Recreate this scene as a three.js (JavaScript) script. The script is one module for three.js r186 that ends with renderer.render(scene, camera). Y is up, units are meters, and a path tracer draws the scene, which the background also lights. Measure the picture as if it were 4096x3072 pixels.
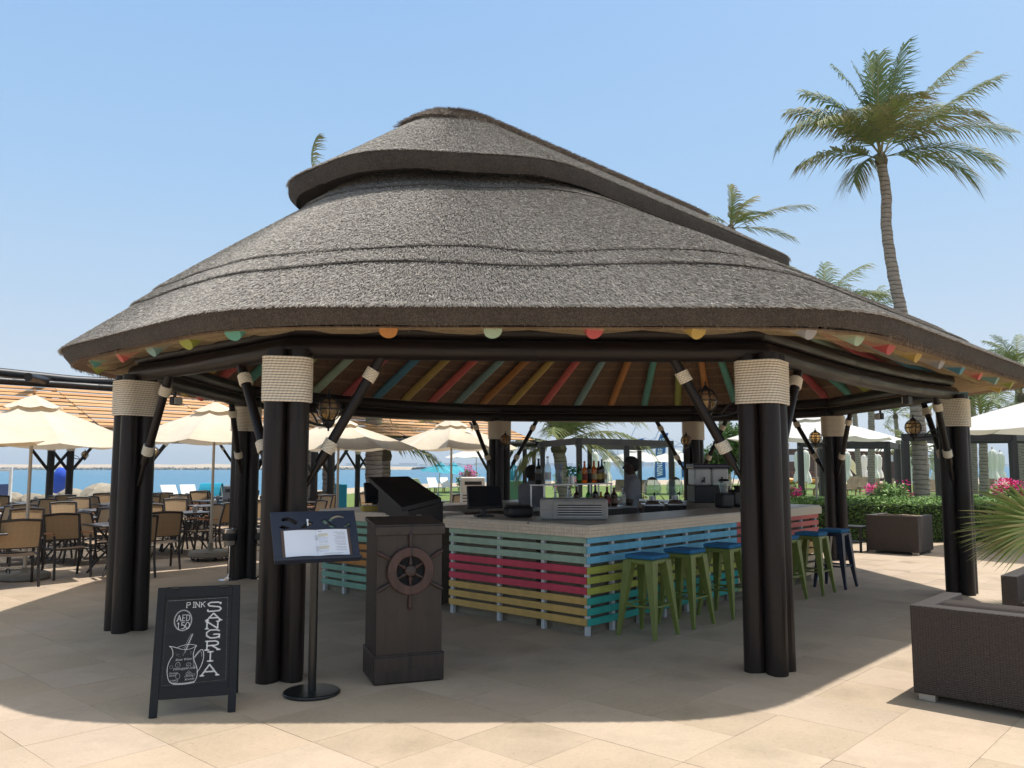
import * as THREE from 'three';
import { mergeGeometries } from 'three/addons/utils/BufferGeometryUtils.js';
import { RoundedBoxGeometry } from 'three/addons/geometries/RoundedBoxGeometry.js';

// ---------------------------------------------------------------- camera, sky, sun, exposure
const scene = new THREE.Scene();
const camera = new THREE.PerspectiveCamera(49.38, 4 / 3, 0.05, 6000);
const EYE = 1.65, PITCH = 0.0963, FOC = 3341;
camera.position.set(0, EYE, 0);
camera.rotation.set(PITCH, 0, 0);
const renderer = new THREE.WebGLRenderer();
renderer.toneMapping = THREE.LinearToneMapping;
renderer.toneMappingExposure = 1.0;
renderer.shadowMap.enabled = true;

const SUN = new THREE.Vector3(1.006, 2.78, -0.343).normalize();
{
  const w = 256, h = 256, d = new Float32Array(w * h * 4);
  const stops = [[-90, .52, .53, .54], [-2, .70, .72, .74], [0, .775, .81, .845], [4, .685, .775, .87], [10, .525, .695, .895], [18, .395, .615, .90], [30, .305, .53, .865], [45, .37, .485, .64], [65, .44, .485, .53], [90, .46, .485, .51]];
  for (let j = 0; j < h; j++) {
    const el = ((j + .5) / h - .5) * 180;
    let k = 0; while (k < stops.length - 2 && el > stops[k + 1][0]) k++;
    const a = stops[k], b = stops[k + 1]; let t = Math.min(1, Math.max(0, (el - a[0]) / (b[0] - a[0])));
    for (let i = 0; i < w; i++) {
      const az = ((i + .5) / w) * Math.PI * 2 - Math.PI;              // three: u = atan(z, x) / 2pi + .5
      const dir = new THREE.Vector3(Math.cos(az) * Math.cos(el * Math.PI / 180), Math.sin(el * Math.PI / 180), Math.sin(az) * Math.cos(el * Math.PI / 180));
      const g = Math.max(0, dir.dot(SUN)), hz = Math.max(0, dir.x) * Math.exp(-Math.abs(el) / 14), mie = 1.5 * Math.pow(g, 9) + .16 * Math.pow(g, 3) + .30 * hz * hz;
      const o = (j * w + i) * 4;
      for (let c = 0; c < 3; c++) d[o + c] = a[c + 1] + (b[c + 1] - a[c + 1]) * t + mie * [1, .93, .83][c];
      d[o + 3] = 1;
    }
  }
  const sky = new THREE.DataTexture(d, w, h, THREE.RGBAFormat, THREE.FloatType);
  sky.mapping = THREE.EquirectangularReflectionMapping; sky.magFilter = THREE.LinearFilter; sky.minFilter = THREE.LinearFilter; sky.needsUpdate = true;
  scene.background = sky; scene.environment = sky;
}
const sun = new THREE.DirectionalLight(new THREE.Color(1, .975, .94), 4.8);
sun.position.copy(SUN).multiplyScalar(60).add(new THREE.Vector3(0, 0, -14));
sun.target.position.set(0, 0, -14); sun.castShadow = true; sun.shadow.radius = 1.2;
Object.assign(sun.shadow.camera, { left: -35, right: 35, top: 35, bottom: -35, near: 1, far: 150 }); sun.shadow.mapSize.set(4096, 4096);
scene.add(sun, sun.target);
scene.fog = new THREE.FogExp2(new THREE.Color(.68, .78, .87), 0.00042);

// ---------------------------------------------------------------- helpers
const V = (x, y, z) => new THREE.Vector3(x, y, z);
const PI = Math.PI, TH = .828, CO = Math.cos(TH), SI = Math.sin(TH), CX = .9141, CZ = 11.7049;
let seed = 7;
const R = () => { seed |= 0; seed = seed + 0x6D2B79F5 | 0; let t = Math.imul(seed ^ seed >>> 15, 1 | seed); t = t + Math.imul(t ^ t >>> 7, 61 | t) ^ t; return ((t ^ t >>> 14) >>> 0) / 4294967296; };
const rr = (a, b) => a + (b - a) * R();
const W = (a, y, c) => V(CX + CO * a + SI * c, y, -(CZ + SI * a - CO * c));          // the pavilion's own axes to world
const toLocal = p => { const x = p.x - CX, z = -p.z - CZ; return [x * CO + z * SI, x * SI - z * CO]; };
function ray(sx, sy) { const d = V((sx - 2048) / FOC, -(sy - 1536) / FOC, -1); d.applyAxisAngle(V(1, 0, 0), PITCH); return d; }
const G = (sx, sy, y = 0) => { const d = ray(sx, sy), t = (y - EYE) / d.y; return V(d.x * t, y, d.z * t); };      // photo direction met with a level plane
const At = (sx, sy, z) => { const d = ray(sx, sy), t = z / -d.z; return V(d.x * t, EYE + d.y * t, d.z * t); };    // photo direction at a known depth
const used = {};
function numbered(n) { if (!(n in used)) { used[n] = 0; return n; } used[n]++; return n + '_' + String(used[n]).padStart(3, '0'); }
function tag(o, label, category, group) { o.userData.label = label; if (category) o.userData.category = category; if (group) o.userData.group = group; return o; }
function thing(name, label, category, pos = V(0, 0, 0), ry = 0, group) {
  const g = new THREE.Group(); g.name = numbered(name); g.position.copy(pos); g.rotation.y = ry; scene.add(g);
  return tag(g, label, category, group);
}
function part(name, geo, mat, parent) {
  const m = new THREE.Mesh(Array.isArray(geo) ? merge(geo) : geo, mat); m.name = name; m.castShadow = m.receiveShadow = true; parent.add(m); return m;
}
function struct(name, geo, mat) { const m = part(name, geo, mat, scene); m.userData.kind = 'structure'; return m; }
function copy(o, pos, ry, label, group) {
  const c = o.clone(); c.name = numbered(o.name.replace(/_\d\d\d$/, '')); scene.add(c); if (pos) c.position.copy(pos); if (ry !== undefined) c.rotation.y = ry;
  c.userData = { ...o.userData }; if (label) c.userData.label = label; if (group) c.userData.group = group; return c;
}
const plain = g => { const n = g.index ? g.toNonIndexed() : g; for (const k of Object.keys(n.attributes)) if (!['position', 'normal', 'uv'].includes(k)) n.deleteAttribute(k); return n; };
function merge(list) { if (list.some(g => g.attributes.color)) { return mergeGeometries(list.map(g => g.index ? g.toNonIndexed() : g)); } return mergeGeometries(list.map(plain)); }
function boxUV(g, s = 1) {   // uv in metres by the dominant side of each face
  const n = g.index ? g.toNonIndexed() : g, p = n.attributes.position, nn = n.attributes.normal, uv = new Float32Array(p.count * 2);
  for (let i = 0; i < p.count; i++) {
    const ax = Math.abs(nn.getX(i)), ay = Math.abs(nn.getY(i)), az = Math.abs(nn.getZ(i));
    let u, v; if (ay >= ax && ay >= az) { u = p.getX(i); v = p.getZ(i); } else if (ax >= az) { u = p.getZ(i); v = p.getY(i); } else { u = p.getX(i); v = p.getY(i); }
    uv[i * 2] = u * s; uv[i * 2 + 1] = v * s;
  }
  n.setAttribute('uv', new THREE.BufferAttribute(uv, 2)); return n;
}
const box = (w, h, d, x = 0, y = 0, z = 0, ry = 0) => { const g = new THREE.BoxGeometry(w, h, d); boxUV(g); const n = boxUV(g); if (ry) n.rotateY(ry); return n.translate(x, y, z); };
const rbox = (w, h, d, r, x = 0, y = 0, z = 0, seg = 2) => boxUV(new RoundedBoxGeometry(w, h, d, seg, Math.min(r, w / 2.01, h / 2.01, d / 2.01))).translate(x, y, z);
const cyl = (r0, r1, h, x = 0, y = 0, z = 0, n = 16) => new THREE.CylinderGeometry(r1, r0, h, n).translate(x, y + h / 2, z);    // r0 below, r1 above
function rod(p, q, r0, r1 = r0, n = 10) {
  const d = q.clone().sub(p), L = d.length(), g = new THREE.CylinderGeometry(r1, r0, L, n), uv = g.attributes.uv;
  for (let i = 0; i < uv.count; i++) uv.setXY(i, uv.getX(i) * r0 * 6.28, uv.getY(i) * L);
  g.applyQuaternion(new THREE.Quaternion().setFromUnitVectors(V(0, 1, 0), d.normalize())); return g.translate((p.x + q.x) / 2, (p.y + q.y) / 2, (p.z + q.z) / 2);
}
function tube(pts, r, n = 24, k = 8, closed = false) { return new THREE.TubeGeometry(new THREE.CatmullRomCurve3(pts, closed), n, r, k, closed); }
const lathe = (pts, n = 20) => new THREE.LatheGeometry(pts.map(p => new THREE.Vector2(p[0], p[1])), n);
const quadGeo = (p, uvs) => { const g = new THREE.BufferGeometry(); g.setAttribute('position', new THREE.Float32BufferAttribute([0, 1, 2, 0, 2, 3].flatMap(i => [p[i].x, p[i].y, p[i].z]), 3)); const u = uvs || [[0, 0], [1, 0], [1, 1], [0, 1]]; g.setAttribute('uv', new THREE.Float32BufferAttribute([0, 1, 2, 0, 2, 3].flatMap(i => u[i]), 2)); g.computeVertexNormals(); return g; };
// value noise, tileable
function hash(x, y, s) { let h = Math.imul(x, 374761393) + Math.imul(y, 668265263) + Math.imul(s, 2147483647) | 0; h = Math.imul(h ^ h >>> 13, 1274126177); return ((h ^ h >>> 16) >>> 0) / 4294967296; }
function vn(x, y, per, s = 0) {
  const xi = Math.floor(x), yi = Math.floor(y), fx = x - xi, fy = y - yi, m = a => ((a % per) + per) % per, u = fx * fx * (3 - 2 * fx), v = fy * fy * (3 - 2 * fy);
  const a = hash(m(xi), m(yi), s), b = hash(m(xi + 1), m(yi), s), c = hash(m(xi), m(yi + 1), s), d = hash(m(xi + 1), m(yi + 1), s);
  return a + (b - a) * u + (c - a) * v + (a - b - c + d) * u * v;
}
const fbm = (x, y, per, s = 0, o = 4) => { let t = 0, a = .5; for (let i = 0; i < o; i++) { t += a * vn(x, y, per, s + i); x *= 2; y *= 2; per *= 2; a *= .5; } return t / (1 - Math.pow(.5, o)); };
function tex(w, h, fn, rep = [1, 1], srgb = false) {
  const d = new Uint8Array(w * h * 4);
  for (let j = 0; j < h; j++) for (let i = 0; i < w; i++) { const c = fn(i / w, j / h), o = (j * w + i) * 4, q = Array.isArray(c) ? c : [c, c, c]; for (let k = 0; k < 3; k++) d[o + k] = Math.max(0, Math.min(255, q[k] * 255)); d[o + 3] = 255; }
  const t = new THREE.DataTexture(d, w, h); t.wrapS = t.wrapT = THREE.RepeatWrapping; t.magFilter = THREE.LinearFilter; t.minFilter = THREE.LinearMipmapLinearFilter; t.generateMipmaps = true; t.repeat.set(...rep);
  if (srgb) t.colorSpace = THREE.SRGBColorSpace; t.needsUpdate = true; return t;
}
const lin = (r, g, b) => new THREE.Color().setRGB(r, g, b);
const std = (c, rough = .8, o = {}) => new THREE.MeshStandardMaterial({ color: Array.isArray(c) ? lin(...c) : c, roughness: rough, ...o });
const phy = (c, rough = .8, o = {}) => new THREE.MeshPhysicalMaterial({ color: Array.isArray(c) ? lin(...c) : c, roughness: rough, ...o });
// textures: grey factors around .8, multiplied with the material colour (linear maps)
const tStone = tex(512, 512, (u, v) => { const n = fbm(u * 6, v * 6, 6, 3, 6), s = vn(u * 200, v * 200, 200, 9), b = fbm(u * 3, v * 3, 3, 40, 3); const st = Math.max(0, fbm(u * 5, v * 5, 5, 77, 5) - .56) * .8, sp = vn(u * 70, v * 70, 70, 31) > .93 ? .10 : 0; const k = .86 + .22 * (n - .5) + .08 * (s - .5) + .18 * (b - .5) - st - sp; return [k * 1.01, k, k * (.965 + .10 * (b - .5) - st * .1)]; }, [.41, .41]);
const tStoneB = tex(512, 512, (u, v) => .55 * fbm(u * 40, v * 40, 40, 5, 4) + .45 * vn(u * 220, v * 220, 220, 2), [.8, .8]);
const tStreak = tex(256, 512, (u, v) => { const n = fbm(u * 24, v * 3, 24, 8, 4), s = vn(u * 90, v * 10, 90, 4); const cr = vn(u * 40, v * 2.5, 40, 21) > .86 ? .35 : 0, kn = Math.max(0, .12 - Math.hypot(((u * 3 + .3 * Math.floor(v * 2)) % 1) - .5, ((v * 2) % 1 - .5) * 3)) * 3; const k = .66 + .7 * (n - .42) + .2 * (s - .5) - cr - kn; return [k * 1.05, k, k * .95]; }, [1.2, .5]);
const tStreakB = tex(256, 512, (u, v) => .6 * vn(u * 60, v * 6, 60, 1) + .4 * fbm(u * 16, v * 16, 16, 3), [1.2, .5]);
const tThatch = tex(512, 512, (u, v) => { const n = vn(u * 160, v * 20, 160, 3), m = vn(u * 256, v * 50, 256, 7), b = fbm(u * 5, v * 5, 5, 1, 3); const k = .35 + .45 * n * m + .3 * n + .35 * (b - .5); return [k * 1.02, k, k * .95]; }, [1, 1]);
const tThatchB = tex(512, 512, (u, v) => .6 * vn(u * 160, v * 22, 160, 3) + .4 * vn(u * 256, v * 60, 256, 7), [1, 1]);
const tCut = tex(512, 512, (u, v) => { const n = vn(u * 180, v * 180, 180, 3), m = vn(u * 90, v * 60, 90, 8), b = fbm(u * 6, v * 6, 6, 2, 3); const k = .25 + .75 * n * (.5 + m * .6) + .3 * (b - .5); return [k * 1.02, k, k * .95]; }, [1, 1]);
const tReed = tex(256, 512, (u, v) => { const band = Math.abs(((v * 5) % 1) - .5) * 2, n = vn(u * 120, v * 30, 120, 3); const k = .5 + .3 * n + .25 * (band > .82 ? 1 : 0) + .2 * (fbm(u * 4, v * 4, 4, 5) - .5); return [k * 1.05, k, k * .92]; }, [.8, .8]);
const tWeave = tex(256, 256, (u, v) => { const x = u * 24, y = v * 32, odd = Math.floor(x) % 2, ph = (y + odd * .5) % 1; const k = .35 + .65 * Math.sin(ph * PI) * Math.sqrt(Math.sin((x % 1) * PI) + .02); return k * (.8 + .4 * vn(u * 24, v * 32, 32, 3)); }, [2.2, 2.2]);
const tCloth = tex(256, 256, (u, v) => { const k = .88 + .1 * (fbm(u * 5, v * 5, 5, 2) - .5) * 2 + .05 * ((Math.floor(u * 128) + Math.floor(v * 128)) % 2); return [k, k * .995, k * .985]; }, [1, 1]);
const tRope = tex(64, 64, (u, v) => { const s = ((u + v) % 1 + 1) % 1; const k = .55 + .45 * Math.pow(Math.sin(s * PI), .7); return (.45 + .55 * k) * (.9 + .15 * vn(u * 16, v * 16, 16, 2)); }, [1, 1]);
const tWear = tex(256, 256, (u, v) => { const n = fbm(u * 8, v * 8, 8, 13, 5), g = vn(u * 10, v * 100, 100, 5); const ch = vn(u * 40, v * 40, 40, 61) * vn(u * 9, v * 9, 9, 5) > .72 ? .25 : 0; const k = .86 + .30 * (n - .5) + .14 * (g - .5) - ch; return k; }, [1.3, 1.3]);
const tGrass = tex(256, 256, (u, v) => { const n = vn(u * 128, v * 128, 128, 4), b = fbm(u * 6, v * 6, 6, 8); const k = .45 + .5 * n + .5 * (b - .5); return [k, k, k * .8]; }, [.7, .7]);
const tCobble = tex(512, 512, (u, v) => { const x = u * 24, y = v * 24, j = vn(x, y, 24, 9); const cx = Math.abs(((x + j * .4) % 1) - .5) * 2, cy = Math.abs(((y + j * .4) % 1) - .5) * 2; const k = .4 + .5 * hash(Math.floor(x), Math.floor(y), 4); return Math.max(cx, cy) > .86 ? .25 : k; }, [.5, .5]);
const tSea = tex(512, 512, (u, v) => { const a = fbm(u * 10, v * 26, 26, 2, 4), b = fbm(u * 30, v * 70, 70, 6, 3); return .5 * a + .5 * b; }, [.09, .09]);
const tLeafG = tex(128, 128, (u, v) => { const k = .75 + .4 * (fbm(u * 6, v * 20, 20, 4) - .5); return k; });

const M = {};
M.slab = [[.565, .435, .315], [.58, .45, .33], [.55, .423, .305], [.565, .43, .307], [.555, .43, .32], [.585, .455, .33]].map(c => std(c, .78, { map: tStone, bumpMap: tStoneB, bumpScale: .0015 }));
M.joint = std([.47, .365, .265], .95, { map: tStone });
M.sand = std([.58, .47, .35], .95, { map: tStone, bumpMap: tStoneB, bumpScale: .02 });
M.grass = std([.19, .27, .065], .95, { map: tGrass, bumpMap: tGrass, bumpScale: .03 });
M.cobble = std([.30, .25, .20], .85, { map: tCobble, bumpMap: tCobble, bumpScale: .012 });
M.sea = phy([.032, .165, .27], .22, { bumpMap: tSea, bumpScale: .28, specularIntensity: .55, ior: 1.33 });
const tRough = tex(256, 512, (u, v) => .42 + .5 * fbm(u * 14, v * 5, 14, 4, 4), [1.2, .5]);
M.pole = phy([.017, .0105, .0072], .58, { map: tStreak, bumpMap: tStreakB, bumpScale: .003, roughnessMap: tRough, specularIntensity: .6 });
M.poleEnd = std([.05, .035, .026], .8, { map: tStreak });
M.dark = std([.022, .017, .014], .5, { map: tWear });
M.black = std([.012, .012, .013], .45, { map: tWear });
M.rope = std([.82, .73, .58], .9, { map: tRope, bumpMap: tRope, bumpScale: .004 });
M.ropeS = std([.80, .715, .56], .9, { map: tRope, bumpMap: tRope, bumpScale: .003 });
M.thatch = std([.30, .268, .236], .95, { map: tThatch, bumpMap: tThatchB, bumpScale: .02 });
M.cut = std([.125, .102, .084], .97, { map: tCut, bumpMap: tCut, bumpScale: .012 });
M.ridge = std([.19, .145, .108], .97, { map: tThatch, bumpMap: tThatchB, bumpScale: .03 });
M.reed = std([.27, .172, .108], .95, { map: tReed, bumpMap: tReed, bumpScale: .012 });
M.straw = std([1, 1, 1], .85);
M.wicker = std([.066, .044, .031], .5, { map: tWeave, bumpMap: tWeave, bumpScale: .007 });
M.chrome = std([.75, .75, .76], .12, { metalness: 1 });
M.steel = std([.55, .56, .58], .3, { metalness: 1 });
M.white = std([.74, .74, .71], .55, { map: tWear });
M.postWhite = std([.68, .69, .68], .6, { map: tWear });
M.wood = std([.56, .27, .10], .6, { map: tStreak });
M.woodArm = std([.50, .20, .055], .45, { map: tStreak });
M.canvasCream = phy([.82, .70, .53], .95, { map: tCloth, transmission: .22, thickness: 0, side: THREE.DoubleSide });
M.canvasWhite = phy([.80, .77, .71], .95, { map: tCloth, transmission: .22, thickness: 0, side: THREE.DoubleSide });
M.alu = std([.50, .45, .38], .45, { metalness: .6 });
M.concrete = std([.30, .285, .25], .9, { map: tStone, bumpMap: tStoneB, bumpScale: .004 });
M.sling = phy([.44, .285, .145], .85, { map: tWear, transmission: .12, thickness: 0 });
M.chairFrame = std([.022, .014, .010], .4);
M.tableTop = std([.055, .045, .04], .3);
M.glassClear = phy([.9, .95, .95], .05, { transmission: .92, thickness: 0, ior: 1.45 });
const tRing = tex(128, 512, (u, v) => { const r = (v * 9 + .25 * fbm(u * 4, v * 9, 36, 3)) % 1, n = fbm(u * 20, v * 60, 60, 7); return (r < .22 ? .42 : .72 + .25 * r) * (.75 + .5 * n); }, [1, 1]);
M.trunk = std([.36, .29, .225], .95, { map: tRing, bumpMap: tRing, bumpScale: .02 });
const paint = (c, o = {}) => std(c, .62, { map: tWear, ...o });
const C = { teal: [.13, .40, .32], pale: [.42, .57, .42], sea: [.24, .45, .33], crimson: [.72, .062, .11], mustard: [.74, .46, .13], sky: [.19, .56, .76], olive: [.50, .52, .09], aqua: [.032, .42, .34], coral: [.72, .15, .125], cream: [.72, .56, .34], orange: [.56, .235, .055], red: [.56, .10, .10], yellow: [.57, .40, .10], grey: [.40, .40, .42], lime: [.36, .40, .075], blue: [.09, .28, .39], paleTeal: [.26, .44, .42] };
const P = {}; for (const k in C) P[k] = paint(C[k]);

// smooth-joined tapered capsules meshed by surface nets: bodies, heads, hands, birds
function body(prims, cell, k, color) {
  let lo = V(1e9, 1e9, 1e9), hi = V(-1e9, -1e9, -1e9);
  for (const p of prims) { for (const [c, r] of [[p[0], p[1]], [p[2], p[3]]]) { lo.min(V(c[0] - r - .04, c[1] - r - .04, c[2] - r - .04)); hi.max(V(c[0] + r + .04, c[1] + r + .04, c[2] + r + .04)); } }
  const nx = Math.ceil((hi.x - lo.x) / cell) + 1, ny = Math.ceil((hi.y - lo.y) / cell) + 1, nz = Math.ceil((hi.z - lo.z) / cell) + 1, F = new Float32Array(nx * ny * nz);
  const dist = (x, y, z) => {
    let s = 1e9;
    for (const [a, ra, b, rb, kk] of prims) {
      const bx = b[0] - a[0], by = b[1] - a[1], bz = b[2] - a[2], px = x - a[0], py = y - a[1], pz = z - a[2], l = bx * bx + by * by + bz * bz || 1e-9, t = Math.max(0, Math.min(1, (px * bx + py * by + pz * bz) / l));
      const d = Math.hypot(px - bx * t, py - by * t, pz - bz * t) - (ra + (rb - ra) * t), q = kk ?? k;
      if (s > 1e8) s = d; else { const h = Math.max(q - Math.abs(s - d), 0) / q; s = Math.min(s, d) - h * h * q * .25; }
    } return s;
  };
  for (let z = 0, o = 0; z < nz; z++) for (let y = 0; y < ny; y++) for (let x = 0; x < nx; x++, o++) F[o] = dist(lo.x + x * cell, lo.y + y * cell, lo.z + z * cell);
  const id = new Int32Array(nx * ny * nz).fill(-1), pos = [], idx = [], I = (x, y, z) => (z * ny + y) * nx + x;
  for (let z = 0; z < nz - 1; z++) for (let y = 0; y < ny - 1; y++) for (let x = 0; x < nx - 1; x++) {
    let n = 0, sx = 0, sy = 0, sz = 0; const f = []; for (let c = 0; c < 8; c++) f.push(F[I(x + (c & 1), y + (c >> 1 & 1), z + (c >> 2))]);
    for (let a = 0; a < 8; a++) for (const bit of [1, 2, 4]) { if (a & bit) continue; const b = a | bit; if ((f[a] < 0) === (f[b] < 0)) continue; const t = f[a] / (f[a] - f[b]); n++; sx += (a & 1) + (bit === 1 ? t : 0); sy += (a >> 1 & 1) + (bit === 2 ? t : 0); sz += (a >> 2) + (bit === 4 ? t : 0); }
    if (n) { id[I(x, y, z)] = pos.length / 3; pos.push(lo.x + (x + sx / n) * cell, lo.y + (y + sy / n) * cell, lo.z + (z + sz / n) * cell); }
  }
  for (let z = 1; z < nz - 1; z++) for (let y = 1; y < ny - 1; y++) for (let x = 1; x < nx - 1; x++) {
    const o = F[I(x, y, z)] < 0;
    const quad = (a, b, c, d, flip) => { if (a < 0 || b < 0 || c < 0 || d < 0) return; if (flip) idx.push(a, c, b, a, d, c); else idx.push(a, b, c, a, c, d); };
    if (o !== (F[I(x + 1, y, z)] < 0)) quad(id[I(x, y - 1, z - 1)], id[I(x, y, z - 1)], id[I(x, y, z)], id[I(x, y - 1, z)], !o);
    if (o !== (F[I(x, y + 1, z)] < 0)) quad(id[I(x - 1, y, z - 1)], id[I(x - 1, y, z)], id[I(x, y, z)], id[I(x, y, z - 1)], !o);
    if (o !== (F[I(x, y, z + 1)] < 0)) quad(id[I(x - 1, y - 1, z)], id[I(x, y - 1, z)], id[I(x, y, z)], id[I(x - 1, y, z)], !o);
  }
  const g = new THREE.BufferGeometry(); g.setAttribute('position', new THREE.Float32BufferAttribute(pos, 3)); g.setIndex(idx); g.computeVertexNormals();
  const uv = new Float32Array(pos.length / 3 * 2); for (let i = 0; i < uv.length / 2; i++) { uv[i * 2] = pos[i * 3] + pos[i * 3 + 2]; uv[i * 2 + 1] = pos[i * 3 + 1]; } g.setAttribute('uv', new THREE.BufferAttribute(uv, 2));
  if (color) { const cl = []; for (let i = 0; i < pos.length; i += 3) cl.push(...color(pos[i], pos[i + 1], pos[i + 2])); g.setAttribute('color', new THREE.Float32BufferAttribute(cl, 3)); }
  return g;
}
// ---------------------------------------------------------------- the setting: ground, lawn, sea, far shore
const flat = (pts, y) => { const s = new THREE.Shape(pts.map(p => new THREE.Vector2(p[0], p[1]))); return new THREE.ShapeGeometry(s).rotateX(-PI / 2).translate(0, y, 0); };
const shore = [[-160, 33], [-60, 34], [-24, 36], [-17, 37], [-14.5, 42], [-13, 56], [-9, 74], [4, 88], [40, 104], [160, 118], [400, 130]];
struct('ground', flat([[-160, -30], [400, -30], [400, 130], ...shore.slice(0, -1).reverse()], -.04), M.sand);
{ // bank that falls from the land to the water
  const g = [], D = 6; for (let i = 0; i < shore.length - 1; i++) { const [a, b] = [shore[i], shore[i + 1]]; g.push(quadGeo([V(a[0], -.04, -a[1]), V(b[0], -.04, -b[1]), V(b[0] - 1, -2.2, -b[1] - D), V(a[0] - 1, -2.2, -a[1] - D)], [[0, 0], [4, 0], [4, 4], [0, 4]])); }
  struct('beach_bank', g, M.sand);
}
struct('lawn', flat([[-12, 27], [-3, 24.6], [4, 19.5], [60, 19.5], [90, 70], [20, 74], [-8, 60]], -.018), M.grass);
struct('sea', flat([[-5000, 20], [5000, 20], [5000, 5200], [-5000, 5200]], -1.6), M.sea);
{ // far sand spit with a rock foot
  const n = 220, pos = [], uv = [], idx = [], rows = [[0, -2], [4, -.2], [9, 1.0], [22, 1.7], [40, 2.35], [90, 2.7], [140, -3]];
  for (let i = 0; i <= n; i++) { const x = -760 + i * (760 - 65) / n, taper = Math.min(1, (-65 - x) / 170);
    rows.forEach(([dz, h], j) => { const hh = h < 0 ? h : h * (.25 + .75 * taper) * (.82 + .5 * (fbm(i * .13 + j * 5, j, 64, 3) - .3)) + (j === 2 || j === 1 ? rr(-.35, .35) : 0); pos.push(x, hh - .6, -(540 + dz)); uv.push(x * .3, dz * .3); }); }
  const m = rows.length; for (let i = 0; i < n; i++) for (let j = 0; j < m - 1; j++) { const a = i * m + j; idx.push(a, a + m, a + 1, a + 1, a + m, a + m + 1); }
  const g = new THREE.BufferGeometry(); g.setAttribute('position', new THREE.Float32BufferAttribute(pos, 3)); g.setAttribute('uv', new THREE.Float32BufferAttribute(uv, 2)); g.setIndex(idx); g.computeVertexNormals();
  struct('sand_spit', g, std([.56, .45, .34], .95, { map: tStone }));
  const rk = new THREE.InstancedMesh(new THREE.IcosahedronGeometry(1, 0), std([.27, .24, .20], .95), 2600); rk.name = 'spit_rocks'; const m4 = new THREE.Matrix4();
  for (let i = 0; i < 2600; i++) { const s = rr(.35, 1.0), x = rr(-700, -80); m4.compose(V(x, rr(-1.6, -.5) + (s - .6) * .3, -rr(538, 546)), new THREE.Quaternion().setFromEuler(new THREE.Euler(R() * 6, R() * 6, 0)), V(s * 1.3, s * .7, s)); rk.setMatrixAt(i, m4); }
  rk.userData = { kind: 'stuff', label: 'grey rocks along the waterline of the far sand spit', category: 'rocks' }; scene.add(rk);
  const far = []; for (let i = 0; i < 60; i++) { const x = -500 + i * 45, h = rr(3, 10); far.push(box(rr(20, 60), h, 20, x, h / 2 - 1.5, -2600)); }
  struct('far_coast', far, std([.42, .40, .38], .95));
}
// stone paving: the slabs that show largest are pieces of their own
{
  const grp = new THREE.Group(); grp.name = 'paving'; grp.userData.kind = 'structure'; scene.add(grp);
  struct('paving_bed', flat([[-20, -3], [16, -3], [16, 18.6], [-2, 24], [-12, 24], [-20, 16]], -.006), M.joint);
  const S = .6, cells = [];
  for (let i = -24; i < 32; i++) for (let j = -26; j < 16; j++) {
    const a = -4.434 + (i + .5) * S, c = 4.673 + (j + .5) * S, p = W(a, 0, c), z = -p.z; if (c < -7.2 || z > 18.35 || z < -2.5 || p.x < -19 || p.x > 15 ) continue;
    const d = Math.hypot(p.x, z), vis = z > 3.2 && Math.abs(p.x) / z < .72; cells.push({ a, c, d: vis ? d : d + 100 });
  }
  cells.sort((p, q) => p.d - q.d);
  const proto = [0, 1, 2].map(k => { const g = new RoundedBoxGeometry(S - .0022, .03, S - .0022, 1, .0009); boxUV(g); return g; }), rest = [[], [], []];
  const slabG = proto.map((g, k) => { const n = boxUV(g), uv = n.attributes.uv; for (let i = 0; i < uv.count; i++) uv.setXY(i, uv.getX(i) + k * .71, uv.getY(i) + k * 1.37); return n; });
  cells.forEach((q, n) => {
    const p = W(q.a, -.015 + rr(-.0008, .0008), q.c), k = Math.floor(R() * 3), rot = TH + Math.floor(R() * 4) * PI / 2;
    if (n < 300) { const m = part('slab', slabG[k], M.slab[Math.floor(R() * 6)], grp); m.position.copy(p); m.rotation.set(rr(-.0008, .0008), rot, rr(-.0008, .0008)); }
    else rest[Math.floor(R() * 3)].push(box(S - .0022, .03, S - .0022).rotateY(TH).translate(p.x, p.y, p.z));
  });
  rest.forEach((l, k) => { for (const g of l) { const uv = g.attributes.uv, ox = R() * 9, oy = R() * 9; for (let i = 0; i < uv.count; i++) uv.setXY(i, uv.getX(i) + ox, uv.getY(i) + oy); } part('slabs_beyond', l, M.slab[k * 2], grp).userData.kind = 'stuff'; });
  // cobbled terrace and its stone edging
  const cb = [[-16, -7.25], [9, -7.25], [9, -24], [-16, -24]].map(([a, c]) => { const p = W(a, 0, c); return [p.x, -p.z]; });
  struct('cobbled_terrace', flat(cb, -.006), M.cobble);
  const ed = []; for (let a = -16; a < 9; a += 1) { const p = W(a + .5, .001, -7.24); ed.push(box(.99, .03, .1).rotateY(TH).translate(p.x, p.y - .012, p.z)); }
  struct('terrace_edging', ed, M.slab[5]);
}

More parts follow.
